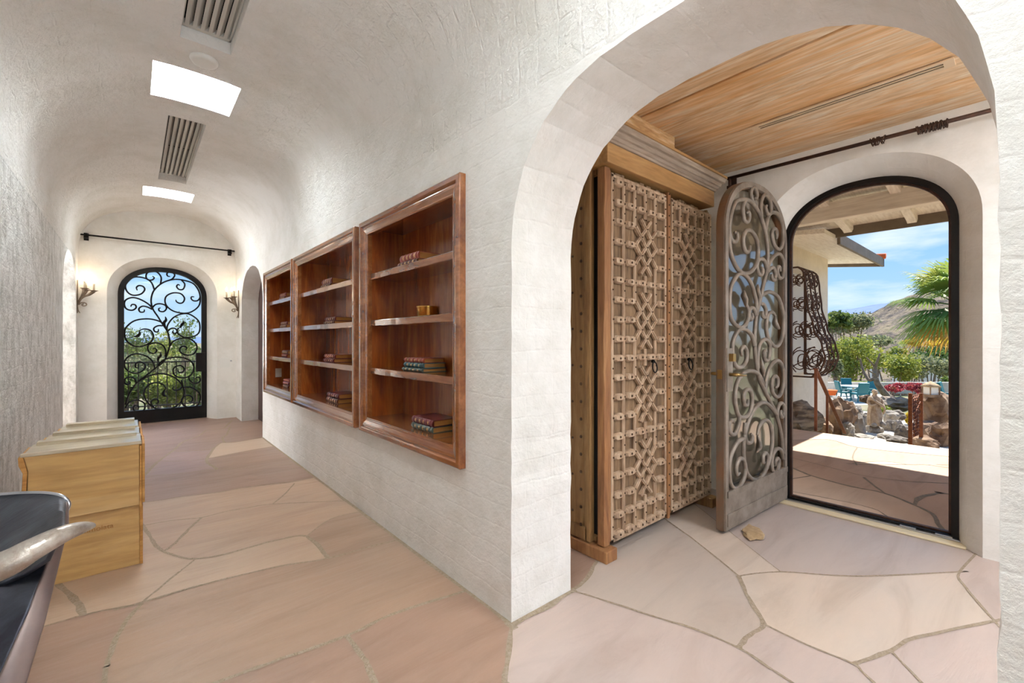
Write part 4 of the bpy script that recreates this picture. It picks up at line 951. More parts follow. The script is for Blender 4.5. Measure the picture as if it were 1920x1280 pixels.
# ------------------------------------------------------------------ sconces
def sconce(loc, rotz, label):
    s = empty('wall_sconce', (0, 0, 0), label, 'sconce', 'candle sconces beside the far door')
    b = MB()                                               # long leaf-shaped back plate against the wall (x = 0)
    pr = [(-.30, .004), (-.25, .014), (-.17, .030), (-.10, .036), (-.02, .024), (.06, .014), (.14, .004)]
    vs = []
    for z, h in pr: vs += [(0.002, -h, z), (.012, 0, z), (0.002, h, z)]
    b.add(vs, [(i * 3 + k, i * 3 + k + 1, (i + 1) * 3 + k + 1, (i + 1) * 3 + k) for i in range(len(pr) - 1) for k in range(2)] + [(0, 2, 1), (18, 19, 20)], 0, False)
    b.add([(0.0, v[1], v[2]) for v in vs], [(i * 3 + 2, i * 3, (i + 1) * 3, (i + 1) * 3 + 2) for i in range(len(pr) - 1)])
    b.build('back_plate', 'sconce_iron', s)
    c = MB(); pts = []
    for k in range(22): a = k / 21 * 2.6 * PI; r_ = .040 * (1 - k / 26); pts.append((.065 + r_ * math.cos(a + PI), 0, -.185 - r_ * math.sin(a + PI) * .8))
    c.tube(catmull([(.006, 0, -.12), (.012, 0, -.17)] + pts, 2), .0075, 8); c.tube(catmull([(.004, 0, -.20), (.012, 0, -.26), (.03, 0, -.30)], 5), [.008 - .0004 * k for k in range(11)], 6); c.build('curl', 'sconce_iron', s)
    for k, (an, rr, zz) in enumerate(((-58, .135, .015), (0, .155, 0.0), (58, .135, .015))):
        ca, sa = math.cos(R(an)), math.sin(R(an))
        A = MB(); path = catmull([(.010, 0, -.19), (.020 + .02 * ca, .02 * sa, -.115), (.055 * ca + .02, .055 * sa, -.075), (.11 * ca + .01, .11 * sa, -.048 + zz), (rr * ca + .01, rr * sa, .0 + zz)], 6); L = len(path)
        A.tube(path, [.009 + .013 * (i / (L - 1)) ** 2.5 for i in range(L)], 10)
        cx, cy = rr * ca + .01, rr * sa
        A.lathe([(.0, -.006), (.022, -.006), (.034, .004), (.046, .008), (.045, .011), (.0, .011)], (cx, cy, zz), 14)
        arm = A.build('arm', 'sconce_iron', s)
        q = MB(); q.lathe([(.011, .008), (.011, .10), (.009, .104), (.0, .105)], (cx, cy, zz), 12); q.build('candle', 'ceramic_wax', arm)
        q = MB(); q.lathe([(.003, .104), (.009, .108), (.0155, .122), (.0165, .134), (.012, .150), (.006, .163), (.001, .176)], (cx, cy, zz), 12); q.build('bulb', 'bulb', arm)
    s.location = loc; s.rotation_euler = (0, 0, rotz)
    ld_ = bpy.data.lights.new('sconce_glow', 'POINT'); ld_.energy = 0.9; ld_.color = (1, .72, .45); ld_.shadow_soft_size = .03
    lo_ = bpy.data.objects.new('sconce_glow', ld_); COL.objects.link(lo_); lo_.location = Vector(loc) + Vector((math.cos(rotz) * .09, 0, .24))
    return s
sconce((WX0, 8.22, 1.915), 0.0, 'three-candle iron wall sconce to the left of the far iron door')
sconce((WX1, 8.13, 1.905), PI, 'three-candle iron wall sconce to the right of the far iron door')

# ------------------------------------------------------------------ curtain rods
rd = empty('curtain_rod', (.35, 8.33, 2.69), 'thin black curtain rod on the end wall above the far iron door', 'curtain rod')
mb = MB(); mb.tube([(-.545, 8.33, 2.685), (1.245, 8.33, 2.69)], .0115, 10); mb.build('rod', 'iron_black', rd)
for x_ in (-.49, 1.18):
    mb = MB(); mb.box((x_ - .022, 8.315, 2.64), (x_ + .022, YF + .002, 2.665)); mb.box((x_ - .025, YF - .012, 2.62), (x_ + .025, YF + .002, 2.72)); mb.tube([(x_ - .018, 8.33, 2.69), (x_ + .018, 8.33, 2.69)], .022, 10); mb.build('bracket', 'iron_black', rd, bevel=.002)
rd = empty('curtain_rod', (3.63, .8, 2.54), 'dark curtain rod with bunched rings over the front doorway', 'curtain rod')
pa, pb = onX(1364, 335, 3.63), onX(1876, 202, 3.63)
dr_ = (pb - pa); RZ = lambda t: pa + dr_ * t
mb = MB(); mb.tube([RZ(0), pa + dr_ * 1.25], .0125, 10); mb.build('rod', 'iron_brown', rd)
mb = MB(); p = RZ(.012); mb.box((3.62, p.y - .02, p.z - .085), (FX + .002, p.y + .02, p.z - .06)); mb.box((FX - .012, p.y - .022, p.z - .09), (FX + .002, p.y + .022, p.z + .02)); mb.tube([(3.63, p.y, p.z - .07), (3.63, p.y, p.z)], .012, 8); mb.build('bracket', 'iron_brown', rd, bevel=.002)
def ring_at(u, tilt, k):
    t = None; lo, hi = 0.0, 1.2
    for _ in range(40):
        m = (lo + hi) / 2; q = RZ(m); d = CS * q.x + CC * q.y; uu = 960 + F_PX * (CC * q.x - CS * q.y) / d
        if uu < u: lo = m
        else: hi = m
    c = RZ(lo) + Vector((0, 0, -.008)); ax = dr_.normalized(); N1 = Vector((1, 0, 0)); N2 = ax.cross(N1).normalized(); N2 = (N2 + ax * tilt).normalized()
    m_ = MB(); m_.tube([c + N1 * .025 * math.cos(a * PI / 8) + N2 * .025 * math.sin(a * PI / 8) for a in range(16)], .003, 6, closed=True); return m_.build('curtain_ring', 'iron_brown', rd)
rnd = random.Random(3)
for k, u in enumerate([1634, 1637, 1640, 1644, 1647, 1650, 1653, 1657]): ring_at(u, rnd.uniform(-.5, .5), k)
for k in range(20): ring_at(1720 + k * 2.95, rnd.uniform(-.5, .5), k)

# ------------------------------------------------------------------ ceiling vents, diffuser, detector, switches
def louvre_vent(x0, x1, y0, y1, z, label):
    v = empty('ceiling_vent', ((x0 + x1) / 2, (y0 + y1) / 2, z), label, 'vent', 'long louvred vents in the hall vault')
    m_ = MB(); m_.box((x0, y0, z + .045), (x1, y1, z + .055)); m_.build('duct', 'vent_dark', v)
    m_ = MB(); m_.box((x0, y0, z - .004), (x0 + .012, y1, z + .03)); m_.box((x1 - .012, y0, z - .004), (x1, y1, z + .03)); m_.box((x0, y1 - .03, z - .004), (x1, y1, z + .03)); m_.box((x0, y0, z - .004), (x1, y0 + .03, z + .03)); m_.build('frame', 'louvre_white', v, bevel=.002)
    n = 6
    for k in range(n):
        xc = x0 + .012 + (x1 - x0 - .024) * (k + .5) / n; w_ = (x1 - x0) / n
        m_ = MB(); m_.box((xc - w_ * .30, y0 + .02, z - .006), (xc + w_ * .14, y1 - .02, z - .002)); m_.prism([(xc + w_ * .14, z - .006), (xc + w_ * .14, z - .002), (xc + w_ * .62, z + .026), (xc + w_ * .62, z + .022)], lambda p: (p[0], y0 + .02, p[1]), lambda p: (p[0], y1 - .02, p[1])); m_.build('slat', 'louvre_white', v)
    m_ = MB()
    for y in ((y0 + y1) / 2,): m_.box((x0 + .01, y - .006, z + .008), (x1 - .01, y + .006, z + .012))
    m_.build('cross_bar', 'vent_dark', v)
louvre_vent(.222, .488, 1.36, 3.42, 3.215, 'long white louvred ceiling vent nearest the viewer, cut by the top of the frame')
louvre_vent(.222, .483, 4.70, 6.61, 3.215, 'long white louvred ceiling vent between the two skylights')
mb = MB(); cx, cy = onZ(383, 116, 3.125)[0:2]; mb.lathe([(.0, 0.03), (.078, .03), (.082, .012), (.074, 0.0), (.06, -.004), (0, -.005)][::-1], (cx, cy, 3.118), 28); tag(mb.build('smoke_detector', 'white_plastic'), 'round white detector disc on the vault beside the large skylight', 'detector')
df = empty('air_diffuser', (3.06, .69, CZ), 'long slotted linear air diffuser in the oak board ceiling', 'diffuser')
mb = MB(); x0, x1, y0, y1 = 3.01, 3.10, .27, 1.12
mb.box((x0, y0, CZ - .006), (x0 + .024, y1, CZ + .002)); mb.box((x1 - .024, y0, CZ - .006), (x1, y1, CZ + .002)); mb.box((x0, y0 - .04, CZ - .006), (x1, y0, CZ + .002)); mb.box((x0, y1, CZ - .006), (x1, y1 + .04, CZ + .002)); mb.box((x0 + .040, y0, CZ - .006), (x0 + .050, y1, CZ + .002))
simple('diffuser_tan', 'dcc1a0', .5)
mb.build('frame', 'diffuser_tan', df, bevel=.001); mb = MB(); mb.box((x0, y0, CZ - .001), (x1, y1, CZ - .0002)); mb.build('slot', 'vent_dark', df)
def plate(lo, hi, label, name='light_switch', cat='light switch', rock=None):
    e = empty(name, lo, label, cat); m_ = MB(); m_.box(lo, hi); m_.build('plate', 'white_plastic', e, bevel=.0015)
    for r_ in (rock or []): m_ = MB(); m_.box(*r_); m_.build('rocker', 'white_plastic', e, bevel=.001)
plate((WX0 - .002, 5.88, 1.46), (WX0 + .008, 5.96, 1.60), 'small white switch plate high on the rough left wall', rock=[((WX0 + .007, 5.90, 1.49), (WX0 + .013, 5.94, 1.57))])
plate((WX0 - .002, 6.46, .83), (WX0 + .008, 6.54, .95), 'small white plate lower on the left wall beside the arched opening', rock=[((WX0 + .007, 6.48, .86), (WX0 + .012, 6.52, .92))])
a_ = onY(412, 671, YF); b_ = onY(431, 688, YF)
plate((a_.x, YF - .008, b_.z), (b_.x, YF + .002, a_.z), 'white double switch plate on the end wall right of the far door', rock=[((a_.x + .03, YF - .012, b_.z + .03), (a_.x + .065, YF - .007, a_.z - .03)), ((a_.x + .095, YF - .012, b_.z + .03), (a_.x + .13, YF - .007, a_.z - .03))])
p = onY(433, 676, YF); mb = MB(); mb.tube([(p.x, YF + .002, p.z), (p.x, YF - .012, p.z)], .012, 12); tag(mb.build('wall_button', 'track_metal'), 'tiny round metal button beside the double switch plate', 'button')

# ------------------------------------------------------------------ outside: porch
import numpy as np
PZ = -0.012
wood('porch_wood', 'e4dccf', 'ece5d9', 'f2ede4', 'Y', 1.5, 0.7, 0, 0.15, 40, 0.6)
wood('rafter_wood', 'e9e2d6', 'f0eae0', 'f5f1ea', 'X', 1.5, 0.7, 0, 0.15, 40, 0.6)
simple('fascia_brown', '6e6355', 0.7, col2='7c7163', nscale=6, bump=.2)
simple('rail_brown', '8a5c45', 0.7, 0.1, col2='7a4c38', nscale=15, bump=.2)
simple('rock_grey', '8d867c', 0.95, col2='57504a', nscale=3.5, bump=.8, bscale=14, lo=.4, hi=.62)
simple('rock_pale', 'a39c91', 0.95, col2='67615a', nscale=4.0, bump=.8, bscale=16, lo=.42, hi=.66)
simple('rock_brown', '9a8067', 0.95, col2='5f4735', nscale=3.0, bump=.9, bscale=12, lo=.4, hi=.62)
simple('rock_layered', '9a8a78', 0.95, col2='574b41', nscale=3.0, stretch=(1, 1, 5), bump=.9, bscale=10, lo=.4, hi=.6)
simple('statue_stone', 'b8a58e', 0.9, col2='96806a', nscale=14, bump=.5, bscale=40)
simple('concrete_pale', 'cfc7ba', 0.9, col2='bdb4a5', nscale=3)
simple('dry_ground', '8c7f68', 1.0, col2='5d6340', nscale=.25, bump=.3, bscale=2, lo=.42, hi=.6)
simple('teal_paint', '0f6a72', 0.5); simple('terracotta', 'd8682e', 0.8); simple('house_white', 'e6e2da', 0.8)
simple('bark', '6f5d4f', 0.95, col2='8d7c6c', nscale=8, bump=.5, bscale=20); simple('palm_bark', '7d6a52', 0.95, col2='5a4936', nscale=8, bump=.7, bscale=20)
def leaf_mat(name, c1, c2, c3, sc_=1.5):
    m, t, b, out = newmat(name)
    tc = t.add('ShaderNodeTexCoord'); n = t.add('ShaderNodeTexNoise', i_Scale=sc_, i_Detail=6.0); t.link(tc, 'Object', n, 'Vector')
    r = t.ramp([(.35, srgb(c1)), (.5, srgb(c2)), (.66, srgb(c3))]); t.link(n, 0, r, 0); t.link(r, 0, b, 'Base Color'); b.inputs['Roughness'].default_value = .6
    tl = t.add('ShaderNodeBsdfTranslucent'); t.link(r, 0, tl, 0); mx = t.add('ShaderNodeMixShader'); mx.inputs[0].default_value = .4
    t.link(b, 0, mx, 1); t.link(tl, 0, mx, 2); t.link(mx, 0, out, 0)
leaf_mat('leaf_lime', '6a7a2e', '8c9640', 'aca650'); leaf_mat('leaf_green', '42592a', '66793a', '8b934c'); leaf_mat('leaf_dark', '33502a', '557038', '7e9348')
leaf_mat('leaf_sage', '66704f', '858c66', 'a0a07a'); leaf_mat('leaf_yellow', 'b39b25', 'dcc53c', 'e9d95c'); leaf_mat('leaf_red', '8a3038', 'b24a50', '7c6a3c'); leaf_mat('leaf_palm', '4e6f35', '83a049', 'b9b35a', .8)
leaf_mat('leaf_dry', 'a8803a', 'c79f50', 'd8ba70')

OUTL = lambda pts: [(atd(u, v, 1) - Vector((0, 0, EYE))) for u, v in pts]
def Q(zx, zy): return (1450 + zx / 3.368, 660 + zy / 3.368)
PL = [FL([Q(85, 715), Q(240, 780), Q(500, 850), Q(700, 890), Q(890, 965), Q(1000, 1020), Q(1040, 1080)], .03, 1.5, .6, PZ), FL([Q(240, 780), Q(90, 805)], .02, 0, 1.5, PZ),
      FL([Q(330, 720), Q(570, 780), Q(850, 815), Q(1130, 830)], .012, 1.0, 2.5, PZ), FL([Q(570, 790), Q(640, 845), Q(700, 890)], .02, 0, 0, PZ), FL([Q(890, 965), Q(930, 915), Q(1060, 890), Q(1130, 900)], .035, 0, 1.2, PZ),
      FL([Q(85, 875), Q(330, 920), Q(620, 985), Q(760, 1060)], .012, 1.0, .8, PZ), FL([Q(120, 555), Q(350, 552), Q(530, 600), Q(900, 640), Q(1130, 660)], .018, 1.5, 2, PZ), FL([Q(530, 600), Q(500, 660), Q(520, 700)], .014, 0, .1, PZ),
      FL([Q(850, 710), Q(980, 712), Q(1130, 735)], .012, .6, 1.5, PZ), FL([Q(500, 700), Q(700, 690), Q(850, 710)], .010, 0, 0, PZ)]
PX = [([(3.9, -1.5), (5.2, -1.2), (7.2, -1.6)], .02), ([(5.0, -6), (5.2, -3), (5.2, -1.2)], .02), ([(3.9, -3.6), (5.4, -3.4), (7.2, -3.8)], .02), ([(6.3, -1.3), (6.4, .2), (6.2, 0.6)], .015)]
o = flag_floor('patio', 'flagstone_outside', 'grout_outside', (3.94, 7.15, -6.0, 2.6), PZ, PL, PX, 9, ['c8b09c', 'c0a692', 'b99e8b', 'ceb6a2', 'b5998a'], 'patio_grout')
struct(o, 'sunlit flagstone patio outside the open front doorway', 'patio')
mb = MB(); mb.box((3.94, -6, -.55), (7.15, 2.6, PZ - .003)); struct(mb.build('patio_edge', 'rock_layered'), 'stone edge of the patio', 'patio')
# house faces outside
mb = MB(); mb.box((4.02, 2.4, -1.2), (9.77, 6.5, 3.05)); struct(mb.build('wall_wing', 'stucco_outside', box_uv=True, bevel=.01), 'sunlit cream block wall of the wing with the bulging iron grille', 'wall')
mb = MB(); mb.box((4.0, -8, -.5), (4.03, -1.9, 3.35)); mb.box((3.96, -1.95, 2.7), (4.03, 2.45, 3.35)); struct(mb.build('wall_facade', 'stucco_outside', box_uv=True))
pr = empty('porch_roof', (5.8, 0, 2.8), 'cream timber porch roof with beam and exposed rafters', 'roof', kind='structure')
zd = lambda x: 2.84 + (7.48 - x) * .12
mb = MB(); mb.add([(x, y, zd(x) + t) for t in (0, .05) for x, y in ((3.98, -8), (7.56, -8), (7.56, 2.42), (3.98, 2.42))], [(0, 1, 2, 3), (7, 6, 5, 4), (0, 4, 5, 1), (1, 5, 6, 2), (2, 6, 7, 3), (3, 7, 4, 0)]); mb.build('roof_deck', 'rafter_wood', pr)
for k in range(-9, 3):
    y = .94 + .655 * k
    if y > 2.35: continue
    mb = MB(); prof = [(4.0, zd(4.0) - .11), (7.34, zd(7.34) - .11), (7.42, zd(7.42) - .125), (7.50, zd(7.5) - .06), (7.50, zd(7.5) + .01), (4.0, zd(4.0) + .01)]
    mb.prism(prof, lambda p: (p[0], y - .045, p[1]), lambda p: (p[0], y + .045, p[1])); mb.build('rafter', 'rafter_wood', pr, bevel=.004)
mb = MB(); mb.box((6.36, -8, 2.70), (6.50, 2.40, 2.915)); mb.build('beam', 'porch_wood', pr, bevel=.01)
mb = MB(); mb.box((7.53, -8, 2.70), (7.56, 1.9, 2.86)); mb.build('fascia', 'fascia_brown', pr, bevel=.004)
mb = MB()
for k in range(48): mb.tube([(7.55, -8 + k * .21, 2.92), (5.6, -8 + k * .21, 3.17), (4.0, -8 + k * .21, 3.37)], .085, 8)
mb.build('roof_tiles', 'terracotta', pr)
for yy in (-5.0,): mb = MB(); mb.box((6.34, yy, PZ), (6.52, yy + .18, 2.71)); mb.build('porch_post', 'porch_wood', pr, bevel=.01)
wr_ = empty('wing_roof', (9, 3, 2.7), 'overhanging cream soffit and brown eave of the wing roof', 'roof', kind='structure')
mb = MB(); P8 = [(7.0, 1.76, 2.68), (10.52, 1.76, 2.68), (10.52, 6.5, 3.2), (7.0, 6.5, 3.2)]
mb.add(P8 + [(a, b, c + .06) for a, b, c in P8], [(0, 1, 2, 3), (7, 6, 5, 4), (0, 4, 5, 1), (1, 5, 6, 2), (2, 6, 7, 3), (3, 7, 4, 0)]); mb.build('soffit', 'rafter_wood', wr_)
mb = MB(); mb.box((7.6, 1.72, 2.615), (10.56, 1.76, 2.77)); mb.build('eave_fascia', 'fascia_brown', wr_, bevel=.004)
mb = MB(); mb.prism([(1.72, 2.615), (1.72, 2.77), (6.5, 3.31), (6.5, 3.15)], lambda p: (10.52, p[0], p[1]), lambda p: (10.56, p[0], p[1])); mb.build('end_fascia', 'fascia_brown', wr_, bevel=.004)
mb = MB()
for k in range(15): mb.tube([(7.7 + k * .2, 1.80 if k < 14 else 1.69, 2.755 if k < 14 else 2.80), (7.7 + k * .2, 6.5, 3.27)], .05, 8)
mb.build('roof_tiles', 'terracotta', wr_)

simple('grille_brown', '5d4438', 0.7, 0.15, col2='4a342b', nscale=12)
# bulging window grille
WG = empty('window_grille', (8.06, 2.4, .7), 'rust-brown wrought iron window grille bulging out like a basket from the wing wall', 'grille')
ZB, ZT = .70, 2.37
def belly(z):
    t = (z - ZB) / (ZT - ZB)
    pts = [(0, .30), (.07, .42), (.17, .47), (.28, .43), (.45, .32), (.65, .245), (.85, .215), (.96, .19), (1, .12)]
    for (a, pa_), (b, pb_) in zip(pts[:-1], pts[1:]):
        if t <= b: q = (t - a) / (b - a); q = q * q * (3 - 2 * q); return pa_ + (pb_ - pa_) * q
    return .12
gx0, gx1 = 7.72, 8.42
def gp(x, y01, z): return (x, 2.4 - belly(z) * y01, z)
zs = [ZB + (ZT - ZB) * k / 40 for k in range(41)]
mb = MB()
for x in (gx0, gx1):
    mb.bar((x, 2.385, ZB - .01), (x, 2.385, ZT + .02), .04, .03)
    mb.tube([gp(x, 1, z) for z in zs], .013, 6)
for x in (gx0 + .233, gx0 + .466): mb.tube([gp(x, 1, z) for z in zs], .011, 6)
for z in (ZB, ZT):
    mb.tube([(gx0, 2.39, z), gp(gx0, 1, z), gp(gx1, 1, z), (gx1, 2.39, z)], .014, 6)
gf = mb.build('grille_frame', 'grille_brown', WG)
def spiral(cx, cz, r, turns, a0, dirn, n=26, r1=.18):
    return [(cx + r * (1 - (1 - r1) * k / (n - 1)) * math.cos(a0 + dirn * turns * 2 * PI * k / (n - 1)), cz + r * (1 - (1 - r1) * k / (n - 1)) * math.sin(a0 + dirn * turns * 2 * PI * k / (n - 1))) for k in range(n)]
def side_scrolls(xf, seed):
    m_ = MB(); rnd_ = random.Random(seed); H = ZT - ZB
    for i, zc in enumerate([.15, .42, .66, .88]):
        z = ZB + zc * H; bz = belly(z); rr = min(.16, bz * .34)
        for s_, yy in ((1, .36), (-1, .70)):
            for sp_ in (spiral(yy, 0, 1, 1.35, PI / 2 * s_, s_, r1=.25), spiral(yy, 0, 1, 1.2, PI / 2 * s_ + PI * .9, -s_, r1=.3)):
                pts = []
                for a, b in sp_:
                    zz = z + (b) * rr * 1.25; y_ = (a - yy) * rr / max(bz, .1) + yy
                    pts.append((xf, 2.4 - belly(min(max(zz, ZB), ZT)) * min(max(y_, .02), .98), min(max(zz, ZB), ZT)))
                m_.tube(pts, .0085, 5)
        m_.tube([(xf, 2.4 - belly(z - rr + k * rr / 6) * (.05 + .9 * (.5 - .5 * math.cos(k / 12 * PI))), min(ZT, max(ZB, z - rr + k * rr / 6))) for k in range(13)], .0085, 5)
    return m_
def front_scrolls(seed):
    m_ = MB(); H = ZT - ZB
    for j in range(3):
        xc = gx0 + .117 + .233 * j
        for i in range(5):
            z = ZB + (i + .5) * H / 5
            for s_ in ((1, -1) if j == 1 else (1,)):
                pts = []
                for a, b in spiral(0, 0, .105, 1.4, PI / 2 * s_, s_ if (i + j) % 2 else -s_, r1=.2): zz = min(max(z + s_ * .055 + b * .8, ZB), ZT); pts.append((xc + a, 2.4 - belly(zz), zz))
                m_.tube(pts, .0085, 5)
    return m_
side_scrolls(gx0, 1).build('near_side_scrolls', 'grille_brown', WG); side_scrolls(gx1, 2).build('far_side_scrolls', 'grille_brown', WG); front_scrolls(3).build('front_scrolls', 'grille_brown', WG)
mb = MB(); mb.box((gx0 + .04, 2.392, ZB + .03), (gx1 - .04, 2.399, ZT - .06)); struct(mb.build('window_3', 'house_white', bevel=.002), 'pale shuttered window behind the bulging grille', 'window')
# stair rail
SR = empty('stair_rail', (7.1, 1.95, 0), 'brown flat-bar stair handrail at the patio edge before the grille', 'handrail')
a_ = atd(1529.6, 692, 6.15); b_ = atd(1529.6, 806, 6.15); c_ = atd(1584, 812, 6.95); d_ = atd(1551, 735, 6.45)
mb = MB(); mb.bar((a_.x, a_.y, a_.z), (a_.x, a_.y, PZ), .035, .02); mb.build('post', 'rail_brown', SR)
mb = MB(); mb.bar((d_.x, d_.y, d_.z + .02), (d_.x, d_.y, -.35), .03, .02); mb.build('post', 'rail_brown', SR)
mb = MB(); mb.bar((a_.x, a_.y, a_.z), (c_.x, c_.y, c_.z), .045, .018, up=(0, 0, 1)); mb.bar((a_.x - .02, a_.y, a_.z), (a_.x + .05, a_.y, a_.z + .01), .05, .02); mb.build('sloping_bar', 'rail_brown', SR)

# ------------------------------------------------------------------ ground, hill, mountains
HOUSE = Vector((3.0, 3.0, 0))
GZ = [(0, -.62), (8, -.62), (12, -.9), (17, -1.4), (23, -2.0), (34, -2.2), (60, -8), (130, -14), (5000, -14)]
def gz(r):
    for (a, za), (b, zb) in zip(GZ[:-1], GZ[1:]):
        if r <= b: return za + (zb - za) * (r - a) / (b - a)
    return -14
def ground_at(x, y): return gz(math.hypot(x - HOUSE.x, y - HOUSE.y))
mb = MB(); rr = [0.5, 4, 6, 7, 8, 9.5, 11, 13, 15, 18, 21, 24, 28, 34, 42, 52, 66, 85, 110, 150, 220, 350, 600, 1200, 2500, 5000]; NA = 72
vs = []
for r in rr:
    for k in range(NA): a = 2 * PI * k / NA; x, y = HOUSE.x + r * math.cos(a), HOUSE.y + r * math.sin(a); vs.append((x, y, gz(r) + (noise.noise(Vector((x * .3, y * .3, 0))) * .12 if 9 < r < 300 else 0)))
mb.add(vs, [(i * NA + k, i * NA + (k + 1) % NA, (i + 1) * NA + (k + 1) % NA, (i + 1) * NA + k) for i in range(len(rr) - 1) for k in range(NA)], 0, True)
struct(mb.build('ground', 'dry_ground'), 'dry desert ground falling away around the house', 'ground')
m, t, b, out = newmat('hillside')
tc = t.add('ShaderNodeTexCoord'); n1 = t.add('ShaderNodeTexNoise', i_Scale=.09, i_Detail=8.0, i_Roughness=.75); t.link(tc, 'Object', n1, 'Vector')
n2 = t.add('ShaderNodeTexVoronoi', i_Scale=.28); t.link(tc, 'Object', n2, 'Vector')
r1 = t.ramp([(.38, srgb('3a3634')), (.47, srgb('6c6054')), (.56, srgb('8a7b64')), (.70, srgb('777549'))]); t.link(n1, 0, r1, 0)
r2 = t.ramp([(.18, srgb('5a6338')), (.36, (1, 1, 1))]); t.link(n2, 'Distance', r2, 0)
mx = t.add('ShaderNodeMix', data_type='RGBA', blend_type='MULTIPLY'); mx.inputs[0].default_value = .7; t.link(r1, 0, mx, 6); t.link(r2, 0, mx, 7); t.link(mx, 2, b, 'Base Color')
bp = t.add('ShaderNodeBump', i_Strength=1.0, i_Distance=3.0); t.link(n1, 0, bp, 'Height'); t.link(bp, 0, b, 'Normal'); b.inputs['Roughness'].default_value = 1
def ridge(name, mat, us, tops, d0, d1, base, rough, label, nd=26, n_u=60, freq=.02):
    mb = MB(); vs = []
    for i in range(nd + 1):
        t = i / nd; d = d0 + (d1 - d0) * t * 1.25; rise = math.sin(min(1, t * 1.02) * PI / 2) ** 1.3 if t < .98 else 1 - (t - .98) * 4
        for k in range(n_u + 1):
            u = us[0] + (us[-1] - us[0]) * k / n_u
            for (ua, va), (ub, vb) in zip(zip(us[:-1], tops[:-1]), zip(us[1:], tops[1:])):
                if u <= ub + 1e-6: v = va + (vb - va) * (u - ua) / (ub - ua); break
            p = atd(u, 638, d); h = EYE + (638 - v) / F_PX * d1 - base
            nz = noise.fractal(Vector((p.x * freq, p.y * freq, 0)), .9, 2.1, 6) * rough * min(1, t * 3)
            vs.append((p.x, p.y, base + h * rise + nz))
    W_ = n_u + 1
    mb.add(vs, [(i * W_ + k, i * W_ + k + 1, (i + 1) * W_ + k + 1, (i + 1) * W_ + k) for i in range(nd) for k in range(n_u)], 0, False)
    return struct(mb.build(name, mat), label, 'hill')
ridge('hill', 'hillside', [1548, 1580, 1605, 1640, 1680, 1720, 1790, 1900, 2100, 2500, 3300], [626, 612, 600, 584, 562, 545, 520, 480, 460, 520, 634], 110, 330, -14, 5, 'rocky brown desert hillside rising to the right in the valley', 60, 240, .03)
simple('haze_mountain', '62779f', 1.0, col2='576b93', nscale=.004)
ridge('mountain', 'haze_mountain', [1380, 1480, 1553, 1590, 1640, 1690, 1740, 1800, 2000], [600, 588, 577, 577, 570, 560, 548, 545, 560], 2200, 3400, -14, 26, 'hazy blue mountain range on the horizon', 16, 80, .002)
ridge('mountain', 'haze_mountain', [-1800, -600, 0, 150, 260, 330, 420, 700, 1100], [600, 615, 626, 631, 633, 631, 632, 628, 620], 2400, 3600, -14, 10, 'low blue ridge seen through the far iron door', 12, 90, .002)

# ------------------------------------------------------------------ planting
def leaves(blobs, n, size, seed, droop=0.0, long_=1.0):
    rs = np.random.RandomState(seed); V = []; F_ = []; tot = sum(b[3] * b[4] * b[5] for b in blobs) ** 1.0
    for b in blobs:
        k = max(30, int(n * (b[3] * b[4] * b[5]) / tot))
        d = rs.normal(size=(k, 3)); d /= np.linalg.norm(d, axis=1)[:, None]; rad = rs.uniform(.35, 1.0, (k, 1)) ** .6
        c = d * rad * np.array(b[3:6]) * (1 + .18 * rs.normal(size=(k, 1))) + np.array(b[0:3])
        a = rs.normal(size=(k, 3)); a[:, 2] -= droop; a /= np.linalg.norm(a, axis=1)[:, None]
        q = np.cross(a, rs.normal(size=(k, 3))); q /= np.linalg.norm(q, axis=1)[:, None]
        s = size * rs.uniform(.6, 1.4, (k, 1)); A = a * s * long_; Q_ = q * s * .5
        base = len(V) * 4
        V.append(np.stack([c - A, c + Q_, c + A, c - Q_], 1).reshape(-1, 3))
    V = np.concatenate(V); m = len(V) // 4
    return V, m
def leaf_obj(name, mat, blobs, n, size, seed, parent=None, droop=0.0, long_=1.0):
    V, m = leaves(blobs, n, size, seed, droop, long_); org = wloc(parent) if parent else Vector((0, 0, 0)); V = V - np.array(org)
    me = bpy.data.meshes.new(name); me.vertices.add(len(V)); me.vertices.foreach_set('co', V.astype(np.float32).ravel())
    me.loops.add(4 * m); me.loops.foreach_set('vertex_index', np.arange(4 * m, dtype=np.int32)); me.polygons.add(m)
    me.polygons.foreach_set('loop_start', np.arange(0, 4 * m, 4, dtype=np.int32)); me.materials.append(MATS[mat]); me.update(calc_edges=True); me.validate()
    o = bpy.data.objects.new(name, me); COL.objects.link(o)
    if parent is not None: o.parent = parent
    return o
